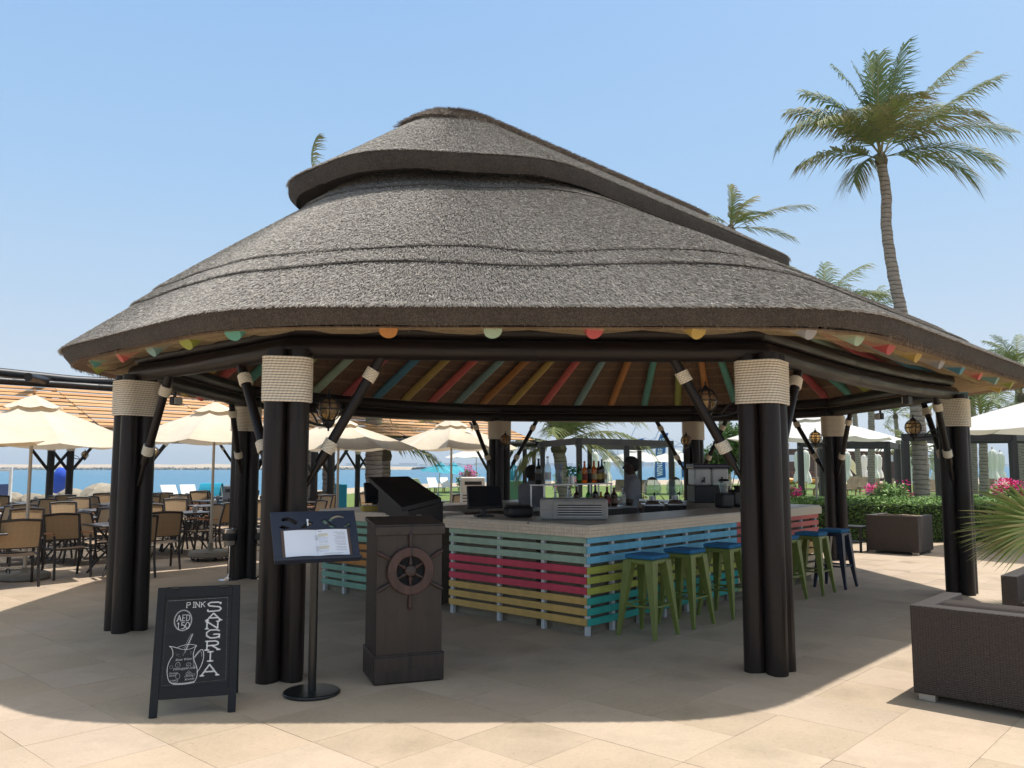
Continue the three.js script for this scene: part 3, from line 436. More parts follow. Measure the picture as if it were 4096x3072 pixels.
// ---------------------------------------------------------------- things on and behind the bar
{
  const lid = [At(1474, 1908, 10.5), At(1634, 1905, 10.6), At(1765, 1992, 10.05), At(1607, 2030, 9.85)];
  const base = W(-2.32, 0, -.005), s = thing('service_desk', 'black desk with a sloping lid in the gap of the bar', 'desk', base, 0);
  const loc = lid.map(p => p.clone().sub(base)), dn = loc.map(p => p.clone().add(V(0, -.05, 0)));
  const hull = (t, b) => merge([quadGeo(t), quadGeo([...b].reverse()), ...[0, 1, 2, 3].map(i => quadGeo([b[i], b[(i + 1) % 4], t[(i + 1) % 4], t[i]]))]);
  part('lid', hull(loc, dn), M.black, s);
  const ft = dn.map((p, i) => p.clone().lerp(p.clone().setX(0).setZ(0), .12)), gd = ft.map(p => V(p.x, 0, p.z)); part('cabinet', hull(ft, gd), M.dark, s);
  const mk = (label, pos, ry, tilt, w, h) => { const m = thing('till_monitor', label, 'monitor', pos, ry); part('foot', [rbox(.2, .02, .18, .006, 0, .01, 0), rbox(.06, .16, .04, .008, 0, .09, -.02)], M.black, m); const sc = part('screen', rbox(w, h, .045, .01), M.black, m); sc.position.set(0, .1 + h * .45, .03); sc.rotation.x = tilt; part('display', rbox(w - .03, h - .03, .004, .001, 0, 0, .0235), std([.01, .012, .016], .12), sc); };
  mk('black till monitor on the green and orange slatted counter', W(-2.42, 1.067, -1.42), .45, -.35, .30, .27); mk('black till monitor near the crimson slatted corner counter', W(-2.42, 1.067, .55), .25, -.3, .40, .26);
  const pr = thing('receipt_printer', 'squat black receipt printer beside the till monitor', 'printer', W(-2.28, 1.067, .95), .3); part('body', rbox(.30, .13, .24, .05, 0, .065, 0, 4), M.black, pr); part('lid', rbox(.24, .012, .16, .005, 0, .134, -.02), M.dark, pr);
  const cd = thing('cardboard_box', 'small brown cardboard box beside the till', 'box', W(-2.45, 1.067, -1.02), .5); part('carton', box(.16, .1, .12, 0, .05, 0), std([.24, .16, .09], .9), cd); part('flap', box(.17, .005, .06, 0, .1025, .03), std([.26, .17, .1], .9), cd);
  const yb = thing('paper_tray', 'low yellow paper tray under the tilted till monitor', 'tray', W(-2.62, 1.067, -1.28), .5); part('tray', rbox(.2, .07, .1, .008, 0, .035, 0), std([.5, .38, .08], .7), yb); part('paper', box(.18, .01, .08, 0, .074, 0), M.white, yb);
  const j0 = thing('condiment_jar', 'small white condiment jar on the green slatted counter', 'jar', W(-2.58, 1.067, -.78), 0, 'white condiment jars'); part('jar', lathe([[0, 0], [.028, 0], [.03, .06], [.02, .085], [0, .085]]), M.white, j0); part('lid', cyl(.02, .018, .02, 0, .085, 0), M.steel, j0);
  copy(j0, W(-2.50, 1.067, -.70)); copy(j0, W(-2.60, 1.067, -.62)); copy(j0, W(-2.47, 1.067, -.54));
  // cooling unit on the corner of the counter
  const ac = thing('cooling_unit', 'grey box cooling unit with louvred front on the counter corner', 'cooler', W(-2.14, 1.067, 1.62), -.05); const acM = std([.36, .35, .33], .5, { map: tWear });
  part('casing', rbox(.72, .225, .30, .03, 0, .113, 0, 4), acM, ac); part('front_panel', rbox(.56, .19, .02, .01, .06, .108, .152, 3), acM, ac); for (let k = 0; k < 5; k++) { part('louvre', rbox(.46, .009, .02, .003, .06, .045 + k * .025, .165), M.white, ac); part('slot', rbox(.46, .012, .004, .001, .06, .057 + k * .025, .1635), M.black, ac); }
  // island shelf with bottles
  const sh = thing('bottle_shelf', 'stepped steel bottle shelf on a dark cabinet inside the bar', 'shelf', W(-.4, 0, .35), TH);
  part('cabinet', rbox(1.6, 1.06, .72, .01, 0, .53, 0), M.dark, sh); part('lower_deck', rbox(1.6, .03, .7, .005, 0, 1.078, 0), M.steel, sh); part('upper_deck', rbox(1.46, .02, .26, .004, 0, 1.39, -.12), M.steel, sh); for (const x of [-.72, -.24, .24, .72]) for (const z of [-.23, -.01]) part('upright', rod(V(x, 1.085, z), V(x, 1.385, z), .012), M.steel, sh);
  const glass = c => phy(c, .06, { transmission: .75, thickness: 0, ior: 1.45 }), GB = { clear: glass([.85, .9, .92]), green: glass([.03, .35, .08]), amber: glass([.65, .25, .03]), dark: std([.012, .016, .01], .12), gold: std([.45, .25, .03], .2), brown: glass([.14, .06, .02]), blueb: glass([.25, .4, .8]) };
  const bottle = (mat, h, r, label, pos, lc, cc, nm) => { const b = thing('bottle', label, 'bottle', pos, R() * 6); part('glass', lathe([[0, 0], [r, .002], [r, h * .58], [r * .8, h * .66], [r * .36, h * .74], [r * .33, h * .93], [r * .38, h * .94], [r * .38, h * .96], [0, h * .96]], 16), mat, b); part('label', cyl(r + .001, r + .001, h * .26, 0, h * .16, 0, 16), std(lc, .7), b); part('cap', cyl(r * .36, r * .36, h * .07, 0, h * .93, 0, 12), std(cc, .4), b); };
  const up = [[-.70, 'dark', .33, .045, 'black bottle at one end of the upper steel shelf', [.03, .03, .03], [.01, .01, .01]], [-.52, 'clear', .36, .045, 'tall clear bottle with white label on the upper shelf', [.7, .72, .75], [.6, .6, .6]], [.14, 'green', .28, .04, 'bright green bottle on the upper shelf', [.1, .4, .1], [.02, .1, .02]], [.26, 'amber', .30, .042, 'clear bottle of amber spirit beside the green bottle', [.3, .05, .04], [.3, .3, .3]], [.36, 'dark', .32, .036, 'slim dark wine bottle between two amber bottles', [.02, .02, .02], [.02, .02, .02]], [.47, 'amber', .31, .044, 'amber spirit bottle with cream label on the upper shelf', [.5, .42, .25], [.5, .5, .45]], [.58, 'brown', .30, .042, 'brown bottle with yellow label on the upper shelf', [.45, .35, .1], [.1, .05, .02]], [.655, 'dark', .33, .038, 'tall dark bottle with gold neck on the upper shelf', [.25, .2, .05], [.4, .28, .05]], [.72, 'clear', .29, .036, 'slim clear bottle at the end of the shelf near the barman', [.6, .5, .4], [.05, .05, .05]]];
  for (const [x, m, h, r, l, lc, cc] of up) bottle(GB[m], h, r, l, W(-.4 + x, 1.40, .35 - .12), lc, cc);
  const low = [[-.72, 'clear', .22, .055, 'squat clear bottle at the corner of the lower deck', [.55, .55, .5], [.5, .5, .5]], [-.45, 'clear', .26, .045, 'clear bottle with pale label on the lower deck', [.6, .6, .55], [.1, .1, .1]], [-.30, 'brown', .28, .045, 'brown bottle with tan label on the lower deck', [.35, .28, .16], [.05, .05, .05]], [-.05, 'green', .27, .038, 'green wine bottle with white label on the lower deck', [.65, .65, .6], [.03, .2, .05]], [.1, 'dark', .29, .042, 'dark bottle with cream label on the lower deck', [.55, .5, .4], [.02, .02, .02]], [.22, 'gold', .2, .045, 'short golden bottle on the lower deck', [.5, .3, .05], [.3, .2, .05]], [.36, 'brown', .26, .045, 'brown bottle with red label on the lower deck', [.35, .06, .05], [.05, .03, .02]], [.52, 'brown', .25, .048, 'brown bottle with brown label beside the slim clear one', [.25, .16, .1], [.1, .1, .1]], [.72, 'clear', .26, .042, 'clear bottle with white label at the lower deck end', [.7, .68, .6], [.1, .1, .1]]];
  for (const [x, m, h, r, l, lc, cc] of low) bottle(GB[m], h, r, l, W(-.4 + x, 1.093, .35 + .18), lc, cc);
  // glass jars with tongs and greenery on the upper shelf
  const gj = thing('straw_jar', 'clear glass jar of straws between bottles on the upper shelf', 'jar', W(-.69, 1.40, .23), 0); part('glass', lathe([[0, 0], [.05, 0], [.055, .16], [.05, .16], [.045, .008], [0, .008]]), M.glassClear, gj); part('straws', [...Array(9)].map((_, i) => rod(V(rr(-.03, .03), .01, rr(-.03, .03)), V(rr(-.06, .06), .27, rr(-.06, .06)), .004, .004, 6)), std([.25, .3, .6], .5), gj);
  const mp = thing('mint_pot', 'steel pot of fresh green mint on the bottle shelf', 'herbs', W(-.42, 1.40, .23), 0); part('pot', cyl(.045, .05, .1, 0, 0, 0), M.steel, mp); { const l = []; for (let i = 0; i < 90; i++) { const g = new THREE.SphereGeometry(1, 5, 4).scale(.022, .006, .013); g.rotateY(R() * 6); g.rotateZ(rr(-.8, .8)); l.push(g.translate(rr(-.07, .07), .1 + rr(0, .13), rr(-.07, .07))); } part('leaves', l, std([.05, .3, .06], .7), mp); }
  // drinks dispensers and blender
  const dsp = (label, pos, ry) => { const d = thing('drinks_dispenser', label, 'dispenser', pos, ry); part('base', [cyl(.12, .09, .05, 0, 0, 0, 20), cyl(.05, .05, .06, 0, .05, 0)], M.steel, d); part('bowl', lathe([[.04, .11], [.12, .13], [.135, .22], [.12, .31], [.07, .36], [.065, .36], [.11, .30], [.125, .22], [.11, .14], [.04, .12]], 24), M.glassClear, d); part('lid', lathe([[.001, .40], [.03, .395], [.075, .37], [.078, .355], [.001, .355]], 20), M.steel, d); part('tap', [rod(V(0, .15, .12), V(0, .15, .18), .012), rod(V(0, .12, .18), V(0, .18, .18), .01)], M.black, d); };
  dsp('round glass drinks dispenser beside the barman', At(2610, 2000, 12.7).setY(1.067), 0); dsp('round glass drinks dispenser beside the white iced drinks machine', At(2700, 2000, 12.9).setY(1.067), .2);
  for (const p of [[2610, 12.7, 0], [2700, 12.9, 1]]) { const t = At(p[0], 2000, p[1]), s2 = thing('dispenser_table', p[2] ? 'dark table under the dispenser beside the iced drinks machine' : 'dark table under the dispenser beside the barman', 'table', V(t.x, 0, t.z), 0); part('top', rbox(.30, .03, .36, .006, 0, 1.05, 0), M.steel, s2); part('frame', rbox(.28, 1.035, .34, .01, 0, .5175, 0), M.dark, s2); }
  const bl = thing('blender', 'black blender with clear jug on the counter in front of the dispensers', 'blender', W(1.15, 1.067, 1.62), .4); part('base', rbox(.2, .2, .2, .04, 0, .1, 0, 3), M.black, bl); part('jug', lathe([[.05, .2], [.075, .36], [.07, .36], [.045, .21]], 18), M.glassClear, bl); part('lid', cyl(.075, .06, .03, 0, .36, 0), M.black, bl);
  const bl2 = thing('ice_crusher', 'black round topped ice crusher beside the blender', 'ice crusher', W(1.50, 1.067, 1.66), .2); part('body', rbox(.3, .24, .24, .06, 0, .12, 0, 4), M.black, bl2); part('chute', cyl(.06, .08, .06, 0, .235, 0), M.dark, bl2);
  const sl = thing('iced_drinks_machine', 'white two tank iced drinks machine with black base on the bar', 'drinks machine', W(2.5, 1.067, .62), .1);
  part('base', rbox(.56, .26, .40, .015, 0, .13, 0), M.black, sl); for (const x of [-.14, .14]) { const t = part('tank', rbox(.26, .26, .34, .03, x, .395, .0, 3), phy([.8, .82, .82], .25, { transmission: .35, thickness: 0 }), sl); part('tap', [rod(V(x, .33, .17), V(x, .33, .23), .018), rbox(.03, .09, .012, .004, x, .35, .235)], M.black, t); } part('lid', rbox(.58, .07, .40, .02, 0, .562, 0, 3), std([.03, .03, .06], .3), sl);
  const bx = thing('coffee_machine', 'black coffee machine beside the iced drinks machine', 'coffee machine', W(2.42, 1.067, 1.62), .3); part('body', rbox(.36, .3, .34, .02, 0, .15, 0), M.black, bx); part('tray', rbox(.32, .03, .12, .006, 0, .03, .21), M.steel, bx); part('panel', rbox(.3, .05, .01, .003, 0, .25, .173), M.dark, bx);
  const fc = thing('bar_faucet', 'curved steel tap rising behind the front counter', 'tap', W(1.85, 1.067, 1.6), .3); part('spout', tube([V(0, 0, 0), V(0, .16, 0), V(.03, .22, 0), V(.1, .22, 0), V(.14, .15, 0)], .011), M.chrome, fc); part('base', cyl(.03, .025, .02, 0, 0, 0), M.chrome, fc);
  const nb = thing('napkin_box', 'small white and red napkin box on the long counter', 'box', W(2.05, 1.067, 1.85), .9); part('box', rbox(.16, .06, .1, .006, 0, .03, 0), M.white, nb); part('stripe', rbox(.162, .02, .102, .004, 0, .03, 0), std([.5, .05, .06], .6), nb);
}
// ---------------------------------------------------------------- barmen
function person(label, pos, ry, H, arm, shirt, skinC) {
  const g = thing('person', label, 'person', pos, ry), s = H / 1.72, q = p => p.map(v => v * s);
  const pr = []; const add = (a, ra, b, rb, k) => pr.push([q(a), ra * s, q(b), rb * s, k]);
  // stands along y, faces +z
  add([0, 1.44, -.02], .055, [0, 1.53, .0], .052); add([0, 1.22, -.005], .115, [0, 1.38, -.02], .10); add([-.09, 1.25, 0], .105, [.09, 1.25, 0], .105); add([-.08, .98, 0], .10, [.08, .98, 0], .10); add([-.07, 1.1, .015], .10, [.07, 1.1, .015], .10); add([-.145, 1.40, -.02], .058, [.145, 1.40, -.02], .058);
  for (const x of [-1, 1]) { add([x * .085, .94, 0], .095, [x * .095, .50, .015], .06); add([x * .095, .50, .015], .057, [x * .1, .09, -.02], .038); add([x * .1, .05, -.04], .04, [x * .115, .035, .15], .032); const [el, wr] = arm[x < 0 ? 0 : 1]; add([x * .18, 1.385, -.02], .052, el, .041); add(el, .040, wr, .028); }
  const geos = [body(pr, .014 * s, .05, null)];
  // head: skull, jaw, nose, lips, brow, ears
  const hd = [[q([0, 1.63, -.005]), .088 * s, q([0, 1.645, .005]), .09 * s], [q([0, 1.58, .03]), .06 * s, q([0, 1.56, .055]), .042 * s], [q([0, 1.625, .092]), .010 * s, q([0, 1.592, .112]), .014 * s, .012], [q([-.025, 1.565, .088]), .010 * s, q([.025, 1.565, .088]), .010 * s, .008], [q([-.03, 1.643, .078]), .013 * s, q([.03, 1.643, .078]), .013 * s, .012], [q([0, 1.46, -.015]), .054 * s, q([0, 1.57, 0]), .054 * s, .03]];
  for (const x of [-1, 1]) hd.push([q([x * .09, 1.635, -.005]), .012 * s, q([x * .092, 1.60, 0]), .009 * s, .01], [q([x * .033, 1.625, .075]), .012 * s, q([x * .034, 1.625, .076]), .012 * s, .006]);
  geos.push(body(hd, .0055 * s, .03, null));
  for (const x of [-1, 1]) { const wr = arm[x < 0 ? 0 : 1][1], el = arm[x < 0 ? 0 : 1][0], f = V(wr[0] - el[0], wr[1] - el[1], wr[2] - el[2]).normalize(), side = V(1, 0, 0).addScaledVector(f, -f.x).normalize(), nn = V(0, 0, 0).crossVectors(f, side), pt = (a, b, c) => { const p = V(...wr).addScaledVector(f, a).addScaledVector(side, b).addScaledVector(nn, c); return q([p.x, p.y, p.z]); };
    const hp = [[pt(-.02, 0, 0), .027 * s, pt(.03, 0, 0), .026 * s], [pt(.03, -.022, 0), .017 * s, pt(.085, -.028, 0), .015 * s], [pt(.03, .022, 0), .017 * s, pt(.085, .028, 0), .015 * s]];
    [[-.031, .066], [-.011, .078], [.011, .072], [.031, .056]].forEach(([o, l]) => { hp.push([pt(.085, o, 0), .0095 * s, pt(.085 + l * .5, o * 1.08, .012), .009 * s, .006], [pt(.085 + l * .5, o * 1.08, .012), .009 * s, pt(.085 + l * .92, o * 1.1, .035), .0078 * s, .006]); });
    hp.push([pt(.02, -x * .024, .008), .014 * s, pt(.055, -x * .052, .018), .011 * s, .01], [pt(.055, -x * .052, .018), .0105 * s, pt(.09, -x * .056, .026), .009 * s, .006]); geos.push(body(hp, .0042 * s, .014, null)); }
  part('body', mergeGeometries(geos), std(skinC, .6), g);
  const sh = []; const ad = (a, ra, b, rb) => sh.push([q(a), ra * s, q(b), rb * s]);
  ad([0, 1.22, -.005], .125, [0, 1.37, -.02], .112); ad([-.09, 1.25, 0], .117, [.09, 1.25, 0], .117); ad([-.085, .93, 0], .115, [.085, .93, 0], .115); ad([-.075, 1.08, .015], .114, [.075, 1.08, .015], .114); ad([-.145, 1.395, -.02], .07, [.145, 1.395, -.02], .07); ad([0, 1.40, -.02], .075, [0, 1.46, -.012], .066);
  for (const x of [-1, 1]) { const el = arm[x < 0 ? 0 : 1][0]; ad([x * .18, 1.385, -.02], .066, [x * .18 + (el[0] - x * .18) * .72, 1.385 + (el[1] - 1.385) * .72, -.02 + (el[2] + .02) * .72], .06); }
  part('shirt', body(sh, .013 * s, .05, null), std(shirt, .9, { map: tCloth }), g);
  const tr = []; for (const x of [-1, 1]) tr.push([q([x * .085, .93, 0]), .112 * s, q([x * .097, .5, .012]), .078 * s], [q([x * .097, .5, .012]), .076 * s, q([x * .1, .07, -.02]), .06 * s]); part('trousers', body(tr, .016 * s, .05, null), std([.02, .02, .025], .9), g);
  part('hair', body([[q([0, 1.655, -.018]), .092 * s, q([0, 1.67, -.008]), .092 * s], [q([0, 1.60, -.05]), .06 * s, q([0, 1.66, -.05]), .07 * s], [q([0, 1.705, .04]), .045 * s, q([0, 1.70, .02]), .05 * s]], .007 * s, .03, null), std([.008, .007, .006], .75), g);
  return g;
}
person('person in a pale short sleeved shirt standing side on by the bottles', W(.78, 0, .36), -PI / 2 - .15, 1.73, [[[-.22, 1.12, .04], [-.17, 1.0, .24]], [[.22, 1.12, .03], [.18, 1.0, .22]]], [.30, .32, .36], [.05, .028, .019]);
person('person in a pale shirt seen from behind with short dark hair', W(.17, 0, -1.0), PI - .7, 1.61, [[[-.22, 1.12, .02], [-.2, 1.02, .22]], [[.22, 1.12, .02], [.2, 1.02, .22]]], [.26, .27, .30], [.05, .028, .019]);

// ---------------------------------------------------------------- lanterns on the columns
function makeLantern(label, pos, ry, group) {   // pos: where the arm leaves the post, arm runs along +x
  const l = thing('globe_lantern', label, 'lantern', pos, ry, group), iron = M.black, X = .30;
  part('arm', [tube([V(0, -.10, 0), V(.12, -.13, 0), V(.24, -.14, 0), V(X, -.135, 0)], .012, 12), rbox(.02, .16, .05, .006, .0, -.06, 0), tube([V(0, -.02, 0), V(.1, -.05, 0), V(.16, -.12, 0)], .008, 10)], iron, l);
  part('glass_globe', new THREE.SphereGeometry(.092, 20, 14).translate(X, 0, 0), phy([.82, .62, .36], .15, { transmission: .8, thickness: 0, ior: 1.4 }), l); part('bulb', lathe([[0, -.05], [.012, -.05], [.012, -.015], [.02, .0], [.02, .02], [0, .032]], 10).translate(X, -.01, 0), std([.8, .78, .7], .4), l);
  const cg = []; for (let k = 0; k < 8; k++) { const a = k * PI / 4, pts = []; for (let t = 0; t <= 10; t++) { const e = -PI / 2 + .3 + (PI - .5) * t / 10, r = .103; pts.push(V(X + Math.cos(a) * Math.cos(e) * r, Math.sin(e) * r, Math.sin(a) * Math.cos(e) * r)); } cg.push(tube(pts, .0055, 14, 5)); } cg.push(new THREE.TorusGeometry(.103, .0055, 6, 28).rotateX(PI / 2).translate(X, 0, 0), new THREE.TorusGeometry(.088, .005, 6, 28).rotateX(PI / 2).translate(X, .052, 0)); part('cage', cg, iron, l);
  part('cap', lathe([[0, .17], [.008, .165], [.006, .14], [.018, .125], [.03, .105], [.06, .092], [.05, .085], [0, .09]], 16).translate(X, 0, 0), iron, l); part('holder', lathe([[0, -.19], [.01, -.18], [.008, -.165], [.03, -.15], [.05, -.12], [.058, -.09], [0, -.085]], 16).translate(X, 0, 0), iron, l);
  return l;
}
{
  const put = (k, label, dirA, dirC, y) => { const [a, c] = OCT[k], L = Math.hypot(dirA, dirC), p = W(a + dirA / L * .2, y, c + dirC / L * .2); makeLantern(label, p, Math.atan2(-dirC, dirA) + TH, 'globe lanterns on the pavilion columns'); };
  put('B', 'black globe lantern on the column behind the menu stand', 5.5, -1.4, 2.12); put('C', 'black globe lantern on the column beside the bar stools', -.1, -1, 2.2); put('D', 'amber globe lantern on the column behind the palm leaves', -2.7, -4.1, 2.14); put('E', 'amber globe lantern on the column beside the hedge', -5.5, -1.4, 2.12); put('F', 'globe lantern on the column beside the iced drinks machine', -5.5, 1.4, 2.12); put('G', 'globe lantern on the column behind the till monitor', -2.7, 4.1, 2.12);
}
// ---------------------------------------------------------------- podium, menu stand, chalkboard
{
  const p = thing('host_podium', 'dark wooden host podium with a carved ship wheel on its front', 'podium', V(-.86, 0, -6.74), .344), w = std([.036, .023, .016], .45, { map: tStreak, bumpMap: tStreakB, bumpScale: .001 });
  const prof = [[-.23, 0], [.21, 0], [.215, .02], [.215, 1.12], [.20, 1.165], [-.20, 1.20], [-.23, 1.17]], s = new THREE.Shape(prof.map(q => new THREE.Vector2(q[0], q[1]))), g = new THREE.ExtrudeGeometry(s, { depth: .50, bevelEnabled: true, bevelSize: .006, bevelThickness: .006, bevelSegments: 2 });
  g.translate(0, 0, -.25).rotateY(-PI / 2); part('cabinet', boxUV(g), w, p);
  part('plinth', rbox(.545, .20, .475, .012, 0, .105, 0, 3), w, p); part('plinth_moulding', rbox(.55, .014, .48, .006, 0, .21, 0, 3), w, p);
  const t = part('top_board', rbox(.55, .035, .46, .012, 0, 0, 0, 3), w, p); t.position.set(0, 1.195, 0); t.rotation.x = .08; part('front_lip', rbox(.55, .07, .02, .008, 0, 1.145, .232, 3), w, p);
  const wheel = new THREE.Group(); wheel.name = 'ship_wheel'; wheel.position.set(0, .84, .241); p.add(wheel); const rw = std([.075, .034, .025], .5, { map: tStreak, bumpMap: tStreakB, bumpScale: .002 }), dk = std([.05, .03, .024], .5, { map: tStreak });
  const rim = new THREE.Shape(); rim.absarc(0, 0, .172, 0, 2 * PI); const h1 = new THREE.Path(); h1.absarc(0, 0, .118, 0, 2 * PI, true); rim.holes.push(h1);
  part('recess_shade_disc', cyl(.12, .12, .006, 0, 0, 0, 32).rotateX(PI / 2).translate(0, 0, -.022), std([.006, .006, .006], .9), wheel); part('rim', boxUV(new THREE.ExtrudeGeometry(rim, { depth: .02, bevelEnabled: true, bevelSize: .010, bevelThickness: .012, bevelSegments: 3, curveSegments: 40 }).translate(0, 0, -.008)), rw, wheel); part('hub', lathe([[0, .03], [.035, .028], [.045, .012], [.05, -.012], [0, -.012]], 20).rotateX(PI / 2), dk, wheel);  // flat black disc behind the rim paints the shade of a hollow
  for (let k = 0; k < 6; k++) { const a = PI / 2 + k * PI / 3, c = Math.cos(a), n = Math.sin(a), sp = lathe([[.0, 0], [.011, 0], [.011, .05], [.018, .06], [.010, .075], [.010, .14], [.013, .17], [.010, .19], [.016, .235], [.018, .265], [.010, .295], [0, .298]], 10); part('spoke', sp.rotateZ(a - PI / 2), k % 2 ? rw : dk, wheel); }
}
{
  const m = thing('menu_stand', 'navy menu stand with open menu on a black pole and round base', 'menu stand', V(-1.449, 0, -6.23), .42), navy = std([.016, .026, .052], .5, { map: tWear }), bk = std([.013, .013, .012], .28, { map: tStreak });
  part('base', lathe([[0, 0], [.196, 0], [.204, .008], [.204, .018], [.195, .026], [0, .028]], 40), bk, m); part('pole', rod(V(0, .02, 0), V(0, 1.08, 0), .03, .03, 20), bk, m); part('knuckle', rbox(.08, .06, .08, .01, 0, 1.07, 0), bk, m);
  const pn = new THREE.Group(); pn.name = 'panel'; pn.position.set(0, 1.13, .02); pn.rotation.x = -.62; m.add(pn);
  const sh = new THREE.Shape(); sh.moveTo(-.305, -.21); sh.lineTo(.305, -.21); sh.lineTo(.31, .21); sh.lineTo(-.31, .21); sh.closePath();
  const hole = pts => { const h = new THREE.Path(); h.moveTo(...pts[0]); pts.slice(1).forEach(q => q.length === 4 ? h.quadraticCurveTo(...q) : h.lineTo(...q)); h.closePath(); sh.holes.push(h); };
  hole([[-.235, .155], [-.18, .19, -.115, .12], [-.14, .095], [-.19, .15, -.235, .125]]); hole([[-.26, .075], [-.235, .105], [-.175, .072], [-.215, .062]]); hole([[-.11, .068], [-.045, .125], [-.005, .11], [-.055, .066]]); hole([[.045, .125], [.08, .145], [.16, .07], [.12, .065]]); hole([[.10, .13], [.16, .21, .23, .165], [.225, .145], [.15, .165, .125, .115]]); hole([[.20, .07], [.265, .115], [.27, .07], [.235, .062]]);
  part('board', boxUV(new THREE.ExtrudeGeometry(sh, { depth: .016, bevelEnabled: true, bevelSize: .002, bevelThickness: .002, bevelSegments: 1 }).translate(0, 0, -.016)), navy, pn); part('ledge', rbox(.62, .02, .05, .006, 0, -.205, .02), navy, pn);
  const cv = document.createElement('canvas'); cv.width = 1024; cv.height = 400; const x = cv.getContext('2d'); x.fillStyle = '#eef0f6'; x.fillRect(0, 0, 1024, 400); x.fillStyle = '#b9bcc4'; x.fillRect(508, 0, 4, 400);
  x.fillStyle = '#30323a'; x.font = 'bold 14px sans-serif'; x.fillText('DESSERTS', 545, 34); x.font = '10px sans-serif';
  const rows = [[70, 4, 1], [130, 3, 2], [180, 2, 0], [212, 1, 0], [236, 1, 0], [262, 4, 1], [318, 3, 2]]; for (const [y, n, c] of rows) for (let k = 0; k < n; k++) { x.fillStyle = c === 1 ? 'rgba(235,200,90,.3)' : 'rgba(0,0,0,0)'; x.fillRect(545, y + k * 13 - 9, 160, 12); x.fillStyle = c === 2 ? '#6a80c0' : '#55585f'; let px = 545; while (px < 690 - k * 12) { const w = rr(6, 26); x.fillRect(px, y + k * 13 - 5, w, 3); px += w + 4; } }
  for (const [y, n] of [[50, 4], [110, 3], [150, 2], [190, 2], [225, 3], [275, 3], [320, 2]]) for (let k = 0; k < n; k++) { x.fillStyle = '#4a4d55'; let px = 985; while (px > 800 + k * 22) { const w = rr(8, 30); x.fillRect(px - w, y + k * 13 - 5, w, 3); px -= w + 4; } } x.fillStyle = '#777'; x.fillRect(600, 370, 330, 3); x.fillRect(640, 380, 250, 3);
  const mt = new THREE.CanvasTexture(cv); mt.colorSpace = THREE.SRGBColorSpace;
  part('menu_cover', rbox(.50, .235, .008, .003, 0, -.068, .006), std([.10, .055, .035], .5), pn); const pg = new THREE.PlaneGeometry(.46, .215, 24, 1), pp = pg.attributes.position; for (let i = 0; i < pp.count; i++) { const u = Math.abs(pp.getX(i)) / .23; pp.setZ(i, .008 * Math.sin(PI * Math.min(1, u * 1.05)) * .9 + .001); } pg.computeVertexNormals(); part('menu_pages', pg.translate(0, -.066, .0115), std([1, 1, 1], .6, { map: mt, side: THREE.DoubleSide }), pn);
  const rg = []; for (const y of [-.13, -.115, -.10, -.04, -.025, -.01]) rg.push(new THREE.TorusGeometry(.010, .0015, 6, 16).rotateX(PI / 2).translate(0, y - .005, .016)); part('ring_binder', rg, M.steel, pn);
  part('reading_lamp', [cyl(.012, .010, .05, -.05, .075, .012, 12), new THREE.SphereGeometry(.013, 10, 8).translate(-.05, .128, .012)], M.chrome, pn);
}
